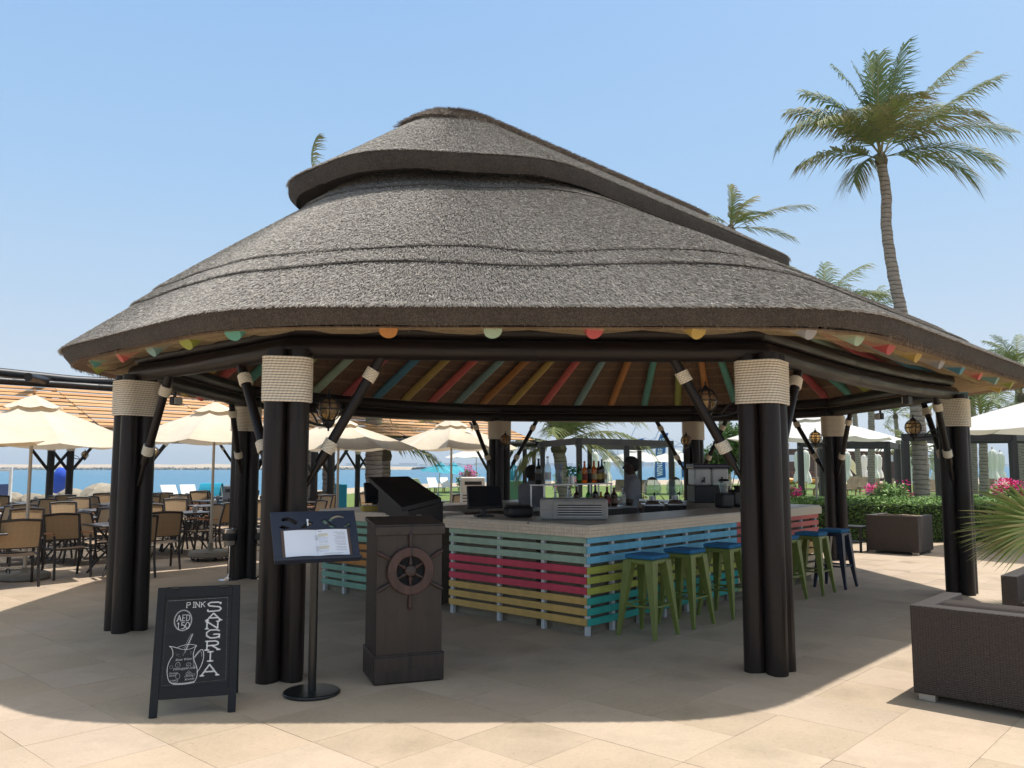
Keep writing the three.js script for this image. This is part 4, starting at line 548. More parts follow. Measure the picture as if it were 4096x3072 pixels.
{
  const b = thing('chalkboard_sign', 'black a-frame chalkboard with a chalk jug drawing on the paving', 'chalkboard', V(-2.113, 0, -5.71), .282), fr = std([.0075, .0085, .0105], .8, { map: tWear, bumpMap: tStreakB, bumpScale: .001 });
  const cv = document.createElement('canvas'); cv.width = 880; cv.height = 1240; const x = cv.getContext('2d'); x.fillStyle = '#1d1d1e'; x.fillRect(0, 0, 880, 1240);
  for (let i = 0; i < 260; i++) { x.fillStyle = `rgba(150,150,150,${rr(.004, .02)})`; const w = rr(20, 200); x.fillRect(R() * 880, R() * 1240, w, rr(5, 60)); }
  x.lineCap = 'round'; x.lineJoin = 'round';
  const chalk = (pts, w = 5, al = 1, closed) => { for (let s = 0; s < pts.length - (closed ? 0 : 1); s++) { const [ax, ay] = pts[s], [bx, by] = pts[(s + 1) % pts.length], L = Math.hypot(bx - ax, by - ay), n = Math.ceil(L * w * .55); for (let k = 0; k < n; k++) { const t = R(), g = rr(-.5, .5) * w, h = rr(-.5, .5) * w; x.fillStyle = `rgba(222,222,218,${Math.min(1, al * rr(.4, 1.1))})`; x.fillRect(ax + (bx - ax) * t + g, ay + (by - ay) * t + h, 2.2, 2.2); } } };
  const Q = (p0, p1, p2, n = 14) => [...Array(n + 1)].map((_, i) => { const t = i / n; return [(1 - t) ** 2 * p0[0] + 2 * t * (1 - t) * p1[0] + t * t * p2[0], (1 - t) ** 2 * p0[1] + 2 * t * (1 - t) * p1[1] + t * t * p2[1]]; });
  const ell = (cx, cy, rx, ry, a0 = 0, a1 = 2 * PI, n = 40) => [...Array(n + 1)].map((_, i) => { const a = a0 + (a1 - a0) * i / n; return [cx + Math.cos(a) * rx, cy + Math.sin(a) * ry]; });
  const LET = { P: [[[0, 1], [0, 0]], [[0, 0], [.5, 0], [.72, .12], [.72, .38], [.5, .5], [0, .5]], [[-.12, 1], [.14, 1]]], I: [[[.35, 0], [.35, 1]], [[.15, 0], [.55, 0]], [[.15, 1], [.55, 1]]], N: [[[0, 1], [0, 0], [.8, 1], [.8, 0]], [[-.12, 1], [.12, 1]], [[.68, 0], [.92, 0]], [[-.1, 0], [.05, 0]]], K: [[[0, 0], [0, 1]], [[.7, 0], [.02, .55]], [[.2, .42], [.8, 1]], [[-.1, 1], [.12, 1]], [[.6, 0], [.85, 0]]], S: [[[.95, .12], [.75, 0], [.2, 0], [0, .16], [.1, .38], [.85, .52], [1, .74], [.85, .95], [.1, 1], [0, .9]], [[.95, .22], [.95, .02]], [[0, .78], [0, 1]]], A: [[[-.05, 1], [.45, 0], [1, 1]], [[.2, .66], [.75, .66]], [[-.14, 1], [.12, 1]], [[.86, 1], [1.1, 1]]], G: [[[.95, .16], [.75, .02], [.25, .02], [0, .3], [.02, .7], [.3, .98], [.75, .96], [.95, .8], [.95, .55], [.5, .55]], [[.95, .55], [.95, 1.02]]], R: [[[.08, 0], [.08, 1]], [[.08, 0], [.7, 0], [.9, .14], [.9, .36], [.7, .5], [.08, .5]], [[.45, .5], [.95, 1]], [[-.08, 1], [.24, 1]], [[.8, 1], [1.06, 1]], [[-.05, 0], [.1, 0]]], E: [[[0, 0], [0, 1]], [[0, 0], [.7, 0]], [[0, .5], [.55, .5]], [[0, 1], [.7, 1]]], D: [[[0, 0], [0, 1], [.5, .95], [.75, .65], [.75, .35], [.5, .05], [0, 0]]], 1: [[[.1, .2], [.35, 0], [.35, 1]], [[.15, 1], [.55, 1]]], 5: [[[.7, 0], [.15, 0], [.1, .42], [.5, .38], [.75, .55], [.72, .85], [.45, 1], [.05, .95]]], 0: [ell(.4, .5, .4, .5)] };
  const put = (ch, cx, cy, w, h, th, al) => LET[ch].forEach(st => chalk(st.map(([a, c]) => [cx + a * w, cy + c * h]), th, al));
  chalk([[28, 40], [820, 24]], 3, .5); chalk([[820, 24], [842, 1180]], 2, .35); chalk([[28, 1214], [842, 1184]], 2, .3); chalk([[26, 60], [24, 1180]], 2, .18);
  [['P', 282], ['I', 352], ['N', 400], ['K', 474]].forEach(([c, px]) => put(c, px, 74, 62, 74, 9, 1));
  [['S', 86, 130], ['A', 244, 100], ['N', 362, 100], ['G', 480, 118], ['R', 640, 122]].forEach(([c, y, h]) => put(c, 562, y, 178, h, 19, 1)); put('I', 560, 788, 190, 128, 19, 1); put('A', 532, 962, 200, 150, 19, 1);
  for (const o of [0, 5, 9, 14]) chalk(ell(244, 326, 118 - o * .9, 150 - o, 1.5, 1.5 + 2 * PI), 4, .5); [['A', 168], ['E', 238], ['D', 290]].forEach(([c, px]) => { put(c, px, 250, 54, 84, 8, 1); }); put('A', 180, 272, 30, 56, 3, .6); [['1', 168], ['5', 222], ['0', 282]].forEach(([c, px]) => put(c, px, 356, 62, 90, 9, 1));
  // the jug
  chalk(Q([90, 680], [150, 690], [190, 710]), 8); chalk(Q([190, 706], [330, 640], [440, 690]), 6); chalk(Q([190, 706], [330, 780], [440, 690]), 6); chalk(Q([90, 680], [150, 720], [140, 820]), 8); chalk(Q([140, 820], [60, 930], [90, 1080]), 8); chalk(Q([90, 1080], [110, 1190], [170, 1190]), 8); chalk(Q([440, 690], [370, 820], [440, 940]), 8); chalk(Q([440, 940], [500, 1090], [440, 1180]), 8); for (const o of [0, 6, 12, 18]) chalk(Q([165, 1186 + o], [300, 1206 + o], [440, 1178 + o]), 6, .6); chalk(Q([420, 850], [540, 650], [540, 850]), 9); chalk(Q([540, 850], [530, 980], [462, 1060]), 9); chalk(Q([420, 870], [520, 700], [516, 850]), 5, .6);
  for (let k = 0; k < 9; k++) { const t = k / 9, px = 300 + t * 80, py = 740 - t * 210; chalk([[px, py], [px - 26 + t * 14, py - 36]], 5, .6); chalk([[px, py], [px + 30 - t * 16, py - 24]], 5, .6); } chalk([[290, 780], [384, 520]], 6, .8); for (let k = 0; k < 26; k++) chalk([[rr(160, 400), rr(760, 830)], [rr(160, 400), rr(760, 830)]].map((q, i, a) => i ? [a[0][0] + 5, a[0][1] + 4] : q), 4, .5);
  x.fillStyle = 'rgba(228,228,224,.8)'; x.font = 'italic 42px serif'; const txt = (s, px, py, r = 0, f) => { x.save(); x.translate(px, py); x.rotate(r); if (f) x.font = f; x.fillText(s, 0, 0); x.restore(); };
  txt('Rose Wine', 178, 890, -.03); txt('Pineapple juice', 156, 1016, -.04); txt('Orange', 108, 1064, 0, 'italic 32px serif'); txt('slices', 110, 1096, 0, 'italic 32px serif'); txt('cherry', 306, 1118, -.05, 'italic 36px serif'); txt('Brandy', 312, 1162, -.06, 'italic 36px serif'); txt('Lemon juice', 398, 850, 1.42, 'italic 28px serif');
  chalk(ell(214, 944, 30, 34), 4, .6); chalk([[214, 930], [214, 958]], 3, .5); chalk([[228, 906], [222, 912]], 4, .6); chalk(ell(352, 944, 30, 22), 4, .6); chalk([[336, 958], [368, 930]], 3, .5); chalk(ell(132, 966, 20, 20), 4, .4); chalk(ell(222, 1098, 26, 38), 4, .6); chalk(ell(340, 1070, 15, 16), 4, .6); chalk(ell(376, 1066, 15, 16), 4, .6); chalk([[340, 1054], [350, 1030], [376, 1050]], 3, .6); chalk(ell(420, 1090, 22, 18), 4, .5); chalk(ell(180, 1146, 48, 40, 0, PI), 4, .6); chalk([[132, 1146], [228, 1146]], 4, .6); for (const a of [.6, 1.2, 1.9, 2.5]) chalk([[180, 1146], [180 + Math.cos(a) * 44, 1146 + Math.sin(a) * 36]], 3, .5);
  const ct = new THREE.CanvasTexture(cv); ct.colorSpace = THREE.SRGBColorSpace;
  const lean = .30;
  const mk = (back) => { const g = new THREE.Group(); g.name = back ? 'rear_panel' : 'front_panel'; b.add(g); g.position.set(0, 0, back ? -.50 : 0); g.rotation.x = back ? lean : -lean; const W2 = .54, Hh = .84;
    for (const s of [-1, 1]) part('leg', rbox(.052, Hh - .005, .022, .004, s * (W2 / 2 - .026), Hh / 2, 0), fr, g); part('top_rail', rbox(W2 - .106, .072, .0215, .004, 0, Hh - .036, 0), fr, g); part('bottom_rail', rbox(W2 - .106, .075, .0215, .004, 0, .148, 0), fr, g);
    const bd = part('board', box(W2 - .1, Hh - .2, .008, 0, (Hh - .072 + .185) / 2, -.002), fr, g); if (!back) part('chalk_face', new THREE.PlaneGeometry(W2 - .106, Hh - .257).translate(0, (Hh - .072 + .185) / 2, .0035), std([1, 1, 1], .85, { map: ct }), g); };
  mk(false); mk(true); part('hinge', [rbox(.05, .012, .05, .003, -.16, .80, -.25), rbox(.05, .012, .05, .003, .16, .80, -.25)], M.dark, b); part('stay_chain', rod(V(.255, .38, -.12), V(.255, .38, -.38), .004), M.steel, b);
}
// ---------------------------------------------------------------- parasols
function parasol(name, label, pos, H, rise, rad, mat, o = {}) {
  const u = thing(name, label, 'parasol', pos, o.ry ?? 0, o.group), he = H - rise, rs = k => (k % 2 ? .80 : 1) * rad, n = 8, sub = 6;
  const surf = (f, k, w) => { const a0 = k * PI / 4, p = V(Math.cos(a0) * rs(k) * f, H - rise * (f * (1 - .06 * Math.sin(PI * f))), Math.sin(a0) * rs(k) * f), a1 = (k + 1) * PI / 4, q = V(Math.cos(a1) * rs(k + 1) * f, p.y, Math.sin(a1) * rs(k + 1) * f); const m = p.clone().lerp(q, w); m.y -= .05 * f * Math.sin(PI * w); m.multiply(V(1 - .02 * Math.sin(PI * w), 1, 1 - .02 * Math.sin(PI * w))); return m; };
  const gs = []; for (let k = 0; k < n; k++) for (let i = 0; i < 10; i++) for (let w = 0; w < sub; w++) { const f0 = .10 + .9 * i / 10, f1 = .10 + .9 * (i + 1) / 10; gs.push(quadGeo([surf(f0, k, w / sub), surf(f0, k, (w + 1) / sub), surf(f1, k, (w + 1) / sub), surf(f1, k, w / sub)], [[w / sub, f0 * 2], [(w + 1) / sub, f0 * 2], [(w + 1) / sub, f1 * 2], [w / sub, f1 * 2]])); }
  part('canopy', gs, mat, u);
  const vc = []; for (let k = 0; k < n; k++) for (let w = 0; w < 4; w++) { const a0 = (k + w / 4) * PI / 4, a1 = (k + (w + 1) / 4) * PI / 4, r = .24 * rad, d0 = -.02 * Math.sin(PI * w / 4) * 1.6, d1 = -.02 * Math.sin(PI * (w + 1) / 4) * 1.6, P0 = V(0, H + .085, 0), A0 = V(Math.cos(a0) * r, H - rise * .2 + .03 + d0, Math.sin(a0) * r), A1 = V(Math.cos(a1) * r, H - rise * .2 + .03 + d1, Math.sin(a1) * r); vc.push(quadGeo([P0, P0, A1, A0])); } part('vent_cap', vc, mat, u);
  part('pole', rod(V(0, .05, 0), V(0, H + .05, 0), .026, .022, 16), o.pole || M.alu, u); part('finial', lathe([[0, .16], [.015, .15], [.022, .125], [.012, .1], [.03, .085], [0, .08]], 12).translate(0, H, 0), M.wood, u);
  for (let k = 0; k < n; k++) { const e = surf(.99, k, 0), i = surf(.06, k, 0); e.y -= .015; i.y -= .015; const rb = part('rib', rod(i, e, .011, .008, 6), M.alu, u); const m = surf(.5, k, 0); m.y -= .02; part('strut', rod(V(0, H - rise * .85, 0), m, .008, .008, 6), M.alu, rb); }
  if (o.base === 'round') { part('base', lathe([[0, 0], [.33, 0], [.345, .03], [.335, .085], [.29, .10], [.06, .105], [.05, .16], [.03, .17], [0, .17]], 32), M.concrete, u); part('base_handle', tube([V(-.2, .1, .1), V(-.2, .15, .1), V(-.12, .155, .16), V(-.12, .1, .16)], .008), M.dark, u); }
  else if (o.base === 'wheels') { part('base', lathe([[0, .07], [.36, .07], [.37, .09], [.36, .15], [.30, .165], [.05, .17], [.045, .3], [0, .3]], 32), M.concrete, u); for (let k = 0; k < 6; k++) { const a = k * PI / 3; part('castor', [new THREE.TorusGeometry(.025, .014, 8, 14).rotateY(a).translate(Math.cos(a) * .29, .039, Math.sin(a) * .29), cyl(.012, .012, .03, Math.cos(a) * .29, .045, Math.sin(a) * .29, 8)], M.black, u); } }
  else part('base', lathe([[0, 0], [.28, 0], [.28, .06], [.05, .08], [.04, .2], [0, .2]], 20), M.concrete, u);
  return u;
}
parasol('market_parasol', 'cream parasol whose corner hangs before the striped pergola roof', V(-8.05, 0, -10.9), 2.62, .66, 1.95, M.canvasCream, { ry: .02, base: 'round' });
parasol('market_parasol', 'sunlit cream parasol on a round concrete base at the terrace edge', V(-7.06, 0, -12.3), 2.60, .66, 1.62, M.canvasCream, { ry: .0, base: 'round' });
parasol('market_parasol', 'cream parasol on a wheeled base half shaded by the thatched roof', V(-5.25, 0, -14.75), 2.68, .62, 1.6, M.canvasCream, { ry: .1, base: 'wheels' });
parasol('market_parasol', 'cream parasol behind the rope collared brace of the column', V(-3.31, 0, -15.97), 2.50, .54, 1.5, M.canvasCream, { ry: .1 });
parasol('market_parasol', 'cream parasol with a dark bird standing on its canopy', V(-1.31, 0, -18.1), 2.58, .58, 1.45, M.canvasCream, { ry: .02 });
parasol('garden_parasol', 'white parasol beside the column draped by palm leaves', V(10.6, 0, -16), 3.05, .72, 2.5, M.canvasWhite, { ry: .0, base: 'round' });
parasol('garden_parasol', 'white parasol beyond the column at the end of the hedge', V(6.95, 0, -19.2), 2.76, .52, 2.05, M.canvasWhite, { ry: .05 });
{ // bird on the parasol
  const p = V(-.9, 2.4, -17.8), b = thing('bird', 'small dark bird standing on the cream parasol', 'bird', p, .3), dk = std([.02, .016, .013], .6);
  b.position.set(-1.31 + .46, 2.58 - .58 * .385 + .012, -18.1 + .36);
  part('body', body([[[.0, .07, 0], .034, [.02, .095, 0], .038], [[.02, .1, 0], .03, [-.035, .155, 0], .022], [[-.035, .165, 0], .023, [-.037, .168, 0], .023], [[-.055, .168, 0], .008, [-.078, .163, 0], .003], [[.04, .085, 0], .024, [.12, .035, 0], .010], [[.0, .08, .03], .016, [.075, .055, .022], .008], [[.0, .08, -.03], .016, [.075, .055, -.022], .008], [[0, .05, .012], .008, [.0, -.01, .014], .004], [[.01, .05, -.012], .008, [.01, -.01, -.014], .004], [[.0, -.008, .014], .004, [-.022, -.012, .014], .003], [[.01, -.008, -.014], .004, [-.012, -.012, -.014], .003]], .004, .015, null), dk, b); part('beak', new THREE.ConeGeometry(.006, .024, 8).rotateZ(PI / 2).translate(-.085, .163, 0), std([.5, .3, .04], .5), b);
}
// ---------------------------------------------------------------- slatted pergola over the terrace
{
  const pg = thing('slatted_pergola', 'long pergola with orange wooden slat roof on dark rope lashed posts', 'pergola', W(0, 0, 0), TH);
  const A0 = -10.6, BAY = 2.98, NB = 8, cE = -12.3, hE = 2.50, cR = -15.3, hR = 3.56, sl = Math.atan2(hR - hE, cE - cR), tones = [[.76, .42, .18], [.70, .37, .15], [.80, .46, .21], [.64, .335, .135]].map(c => std(c, .65, { map: tStreak }));
  const sg = [0, 1, 2].map(k => { const g = rbox(BAY - .02, .024, .205, .004), uv = g.attributes.uv; for (let i = 0; i < uv.count; i++) uv.setXY(i, uv.getY(i) + k * .4, uv.getX(i) + k); return g; });
  for (let b = 0; b < NB; b++) for (let k = 0; k < 10; k++) { const t = (k + .5) / 10, m = part('slat', sg[Math.floor(R() * 3)], tones[Math.floor(R() * 4)], pg); m.position.set(A0 + (b + .5) * BAY, hE + (hR - hE) * t + rr(-.006, .006), cE + (cR - cE) * t); m.rotation.set(sl, rr(-.003, .003), rr(-.002, .002)); }
  for (let b = 0; b < NB; b++) for (let k = 0; k < 8; k++) { const t = (k + .5) / 8, m = part('slat', sg[k % 3], tones[k % 4], pg); m.position.set(A0 + (b + .5) * BAY, hR - .1 - (hR - hE) * t, cR - .2 - 4 * t); m.rotation.x = -.26; }
  for (let b = 0; b <= NB; b++) { const a = A0 + b * BAY; part('rafter', rod(V(a, hE - .08, cE + .15), V(a, hR - .08, cR), .05, .05, 10), M.pole, pg); part('rafter', rod(V(a, hR - .16, cR), V(a, hE - .05, cR - 4.2), .05, .05, 10), M.pole, pg); if (b % 2) part('ridge_log', rod(V(a - .9, hR + .14, cR + 1.0), V(a + .2, hR + .18, cR - .6), .1, .1, 16), M.pole, pg); }
  part('eave_beam', rod(V(A0, hE - .14, cE + .02), V(A0 + NB * BAY, hE - .14, cE + .02), .09, .09, 16), M.pole, pg); part('eave_beam', rod(V(A0, hE - .05, cR - 4.2), V(A0 + NB * BAY, hE - .05, cR - 4.2), .11, .11, 16), M.pole, pg); part('ridge_beam', rod(V(A0, hR + .10, cR - .05), V(A0 + NB * BAY, hR + .10, cR - .05), .09, .09, 16), M.pole, pg); part('rolled_net', tube([...Array(26)].map((_, i) => V(A0 + i * NB * BAY / 25, hR + .30 + rr(-.03, .03), cR - .3 + rr(-.04, .04))), .11, 100, 8), M.black, pg);
  const pc = ropeCoil(circ(.112), .018, 14, .01);
  for (const [a, c, top] of [[-6, cE, hE - .2], [-.75, cE, hE - .2], [4.3, cE, hE - .2], [11.2, cE, hE - .2], [-6, cR - 4.2, hE - .14], [.05, cR - 4.2, hE - .14], [6.1, cR - 4.2, hE - .14], [11.2, cR - 4.2, hE - .14]]) for (const o of (c === cE && a < 0) ? [0] : [-.27, .27]) {
    const ps = part('post', rod(V(a + o, -.02, c), V(a + o, top, c), .105, .1, 16), M.pole, pg); const rc = part('rope_wrap', pc, M.rope, ps); rc.position.set(a + o, top - .3, c);
    for (const s of [-1, 1]) { const p = V(a + o, top - .95, c), q = V(a + o + s * .75, top + .02, c), d = q.clone().sub(p).normalize(), br = part('brace', rod(p, q, .045, .045, 10), M.pole, pg); const cl = part('rope_collar', collarG, M.ropeS, br); cl.position.copy(p).addScaledVector(d, .95); cl.quaternion.setFromUnitVectors(V(0, 1, 0), d); }
  }
  const L = [['globe lantern on the single post of the slatted pergola', -.75, cE, -.3], ['globe lantern on the paired post before the sand spit', .05, cR - 4.2, .6], ['globe lantern on the paired post near the white lounge chair', 6.1, cR - 4.2, .6], ['globe lantern on the pergola post beside the parasol with the bird', 11.2, cE, 2.6]];
  for (const [l, a, c, r] of L) makeLantern(l, W(a + (c === cE && a < 0 ? .1 : .36), 1.95, c), r, 'globe lanterns on the slatted pergola');
}
// ---------------------------------------------------------------- dining tables and chairs
function makeChair(label, pos, ry, group) {   // faces +z
  const c = thing('dining_chair', label, 'chair', pos, ry, group), w = .25;
  const sd = (x) => [[V(x, .0, -.30), V(x * .98, .22, -.245), V(x * .97, .44, -.225), V(x * .98, .66, -.255), V(x, .90, -.315)], [V(x, 0, .26), V(x * .98, .2, .235), V(x * .97, .42, .21)]];
  for (const x of [-w, w]) { const [b, f] = sd(x); part('leg', tube(b, .0185, 14, 6), M.chairFrame, c); part('leg', tube([...f, V(x, .62, .18)], .0185, 10, 6), M.chairFrame, c); const ar = part('armrest', [rbox(.05, .022, .36, .009, 0, 0, 0)], M.woodArm, c); ar.position.set(x * 1.03, .645, 0); ar.rotation.x = -.03; part('side_rail', rod(V(x * .97, .43, -.225), V(x * .97, .43, .215), .014, .014, 8), M.chairFrame, c); part('side_brace', tube([V(x * .97, .38, -.2), V(x * .95, .26, -.02), V(x * .97, .38, .2)], .011, 10, 6), M.chairFrame, c); }
  part('top_rail', tube([V(-w, .895, -.314), V(0, .91, -.335), V(w, .895, -.314)], .0185, 8, 6), M.chairFrame, c); part('front_rail', rod(V(-w, .425, .212), V(w, .425, .212), .013, .013, 8), M.chairFrame, c); part('lower_back_rail', rod(V(-w, .53, -.235), V(w, .53, -.235), .012, .012, 8), M.chairFrame, c);
  const back = [], seat = []; for (let i = 0; i < 6; i++) { const x0 = -w + .012 + (2 * w - .024) * i / 6, x1 = -w + .012 + (2 * w - .024) * (i + 1) / 6, z = x => -.022 * (1 - (x / w) ** 2); back.push(quadGeo([V(x0, .535, -.238 + z(x0)), V(x1, .535, -.238 + z(x1)), V(x1, .89, -.312 + z(x1)), V(x0, .89, -.312 + z(x0))])); seat.push(quadGeo([V(x0, .435 + z(x0) * .8, .212), V(x1, .435 + z(x1) * .8, .212), V(x1, .43 + z(x1) * .8, -.222), V(x0, .43 + z(x0) * .8, -.222)])); }
  part('back_sling', back, M.sling, c); part('seat_sling', seat, M.sling, c); return c;
}
function makeTable(label, pos, ry, group) {
  const t = thing('dining_table', label, 'table', pos, ry, group); part('tabletop', rbox(.78, .03, .78, .008, 0, .735, 0), M.tableTop, t); for (const s of [0, 1, 2, 3]) { const a = PI / 4 + s * PI / 2; part('leg', tube([V(Math.cos(a) * .44, .0, Math.sin(a) * .44), V(Math.cos(a) * .3, .18, Math.sin(a) * .3), V(Math.cos(a) * .12, .42, Math.sin(a) * .12), V(Math.cos(a) * .34, .72, Math.sin(a) * .34)], .017, 14, 6), M.chairFrame, t); } return t;
}
{
  let ch = null, tb = null, cu = null; const SH = 'shared';
  const CL = 'dark framed dining chair with beige sling back on the cobbled terrace', CG = 'dining chairs on the cobbled terrace', CL0 = 'dark framed dining chair with beige sling back on the smooth paving by the column', CG0 = 'dining chairs on the smooth paving', TL = 'dark square dining table on the cobbled terrace', TG = 'dining tables on the terrace';
  const chair = (a, c, ry, row0) => { const p = W(a, row0 ? 0 : -.006, c), r = ry + TH, l = row0 ? CL0 : CL, g = row0 ? CG0 : CG; if (!ch) ch = makeChair(l, p, r, g); else copy(ch, p, r, l, g); };
  const table = (a, c, row0, ry = 0) => { const p = W(a, row0 ? 0 : -.006, c), l = row0 ? 'dark square dining table on the smooth paving beside the parasol base' : TL; if (!tb) tb = makeTable(l, p, TH + ry, TG); else copy(tb, p, TH + ry, l, TG);
    const q = W(a + .1, (row0 ? 0 : -.006) + .75, c + .1); if (!cu) { cu = thing('cutlery_pot', 'small steel cutlery pot on a dining table', 'pot', q, 0, 'cutlery pots on the tables'); part('pot', lathe([[0, 0], [.04, 0], [.045, .11], [.041, .11], [.036, .006], [0, .006]], 14), M.steel, cu); part('napkin', box(.05, .1, .006, 0, .09, 0, .5), M.white, cu); } else copy(cu, q, R() * 6); };
  const J = v => rr(-v, v);
  const set = (a, c, mask, row0) => { table(a, c, row0); const D = .66; if (mask & 1) chair(a + J(.06), c + D + J(.05), PI + J(.18), row0); if (mask & 2) chair(a + J(.06), c - D + J(.05), J(.18), row0); if (mask & 4) chair(a - D + J(.05), c + J(.06), PI / 2 + J(.18), row0); if (mask & 8) chair(a + D + J(.05), c + J(.06), -PI / 2 + J(.18), row0); };
  set(-3.75, -6.05, 15, 1); set(-5.9, -5.6, 10, 1);
  for (const a of [-6.1, -3.6, -1.5]) set(a, -8.35, 15, 0); set(.8, -8.5, 7, 0);
  for (const a of [-6.8, -4.5, -2.2, .1, 2.5]) set(a, -10.6, 15, 0);
  for (const a of [-5.6, -3.3, -1.0, 1.4, 3.9]) set(a, -12.9, 15, 0);
  for (const a of [-4.4, -2.1, .4, 3]) set(a, -15.2, 15, 0); set(5.6, -10.8, 15, 0); set(5, -8.6, 9, 0);
}
{ // chrome bucket stands beside the column
  const s = thing('bucket_stand', 'chrome bucket stand beside the column near the chalkboard', 'bucket stand', V(-4.08, 0, -12.25), 0, 'chrome bucket stands by the column');
  part('foot', lathe([[0, 0], [.15, 0], [.15, .008], [.06, .02], [.03, .05], [.014, .09], [0, .09]], 24), M.chrome, s); part('stem', rod(V(0, .05, 0), V(0, .5, 0), .014), M.chrome, s); part('bucket', lathe([[.03, .48], [.085, .5], [.105, .72], [.115, .73], [.105, .735], [.095, .72], [.075, .51], [0, .5]], 24), M.chrome, s); part('band', lathe([[.097, .56], [.107, .565], [.113, .66], [.104, .665]], 24), M.black, s);
  copy(s, V(-3.66, 0, -12.38), .4);
}
// ---------------------------------------------------------------- wicker seating
const cushionM = std([.045, .032, .024], .9, { map: tCloth });
function wickerSofa(name, label, cat, a, c, len, dep, H, ry) {   // corner at local (a, c): back along x = 0 plane, runs +z by len, seat towards +x
  const s = thing(name, label, cat, W(a, 0, c), TH + ry), T = .13;
  part('back', rbox(T, H - .05, len, .012, T / 2, .05 + (H - .05) / 2, len / 2), M.wicker, s); for (const z of [T / 2, len - T / 2]) part('arm', rbox(dep - T - .004, H - .052, T, .012, T + (dep - T) / 2 + .002, .05 + (H - .052) / 2, z), M.wicker, s);
  part('seat_base', rbox(dep - T - .01, .26, len - 2 * T - .006, .01, T + (dep - T) / 2, .18, len / 2), M.wicker, s); const n = Math.max(1, Math.round((len - .3) / .75)), cw = (len - 2 * T) / n;
  for (let k = 0; k < n; k++) { part('seat_cushion', rbox(dep - T - .03, .13, cw - .02, .04, T + (dep - T) / 2 + .02, .375, T + cw * (k + .5), 3), cushionM, s); const b = part('back_cushion', rbox(.15, .36, cw - .03, .05, 0, 0, 0, 3), cushionM, s); b.position.set(T + .11, .505, T + cw * (k + .5)); b.rotation.z = .2; }
  for (const x of [.06, dep - .06]) for (const z of [.08, len - .08]) part('foot', rbox(.06, .05, .11, .004, x, .026, z), M.alu, s);
  return s;
}
wickerSofa('wicker_sofa', 'dark wicker sofa seen from behind on the sunny paving', 'sofa', -2.85, 5.22, 1.9, .84, .66, 0);
{ const s = wickerSofa('wicker_sofa', 'dark wicker sofa facing the other one across the paving', 'sofa', .35, 7.2, 1.9, .95, .66, PI); }
wickerSofa('wicker_armchair', 'dark wicker armchair turned away in front of the green hedge', 'armchair', 7.1, 1.35, .93, .86, .71, 0);
{ const t = thing('side_table', 'small black side table between the column and the armchair', 'side table', G(3420, 2205), TH); part('top', rbox(.42, .03, .42, .006, 0, .47, 0), M.black, t); for (const [x, z] of [[-1, -1], [1, -1], [1, 1], [-1, 1]]) part('leg', rbox(.04, .456, .04, .004, x * .18, .228, z * .18), M.black, t); part('shelf', rbox(.34, .02, .34, .004, 0, .18, 0), M.black, t);
  const d = thing('dried_palm_leaf', 'dried brown palm leaf lying on the wicker armchair back', 'leaf', W(7.17, .71, 1.95), TH); const ls = []; for (let i = 0; i < 9; i++) { const z = -.35 + i * .06; ls.push(quadGeo([V(-.05, .004 + R() * .02, z), V(.05, .004 + R() * .02, z + .03), V(.08, .012, z + .25), V(-.02, .01, z + .24)])); } part('blades', ls, std([.28, .19, .11], .9), d); part('stalk', rod(V(0, .008, -.4), V(.01, .012, .2), .008), std([.24, .16, .09], .9), d); }
// ---------------------------------------------------------------- palms
const leafMat = phy([1, 1, 1], .62, { specularIntensity: .35, vertexColors: true, transmission: .25, thickness: 0, side: THREE.DoubleSide });
function trunkGeo(pts, r0, r1, rings) {
  const cv = new THREE.CatmullRomCurve3(pts), n = rings * 4, k = 14, pos = [], uv = [], idx = [], L = cv.getLength();
  for (let i = 0; i <= n; i++) { const t = i / n, p = cv.getPointAt(t), ph = (i % 4) / 4, r = (r0 + (r1 - r0) * Math.pow(t, .6)) * (1 + .075 * (1 - ph) + rr(-.015, .015)) * (t < .03 ? 1.2 : 1);
    for (let j = 0; j <= k; j++) { const a = j / k * 2 * PI, w = 1 + .04 * Math.sin(a * 3 + i * .4); pos.push(p.x + Math.cos(a) * r * w, p.y + .012 * Math.sin(a * 2 + i), p.z + Math.sin(a) * r * w); uv.push(j / k, t * L * .8); } }
  for (let i = 0; i < n; i++) for (let j = 0; j < k; j++) { const a = i * (k + 1) + j; idx.push(a, a + k + 1, a + 1, a + 1, a + k + 1, a + k + 2); }
  const g = new THREE.BufferGeometry(); g.setAttribute('position', new THREE.Float32BufferAttribute(pos, 3)); g.setAttribute('uv', new THREE.Float32BufferAttribute(uv, 2)); g.setIndex(idx); g.computeVertexNormals(); return g;
}
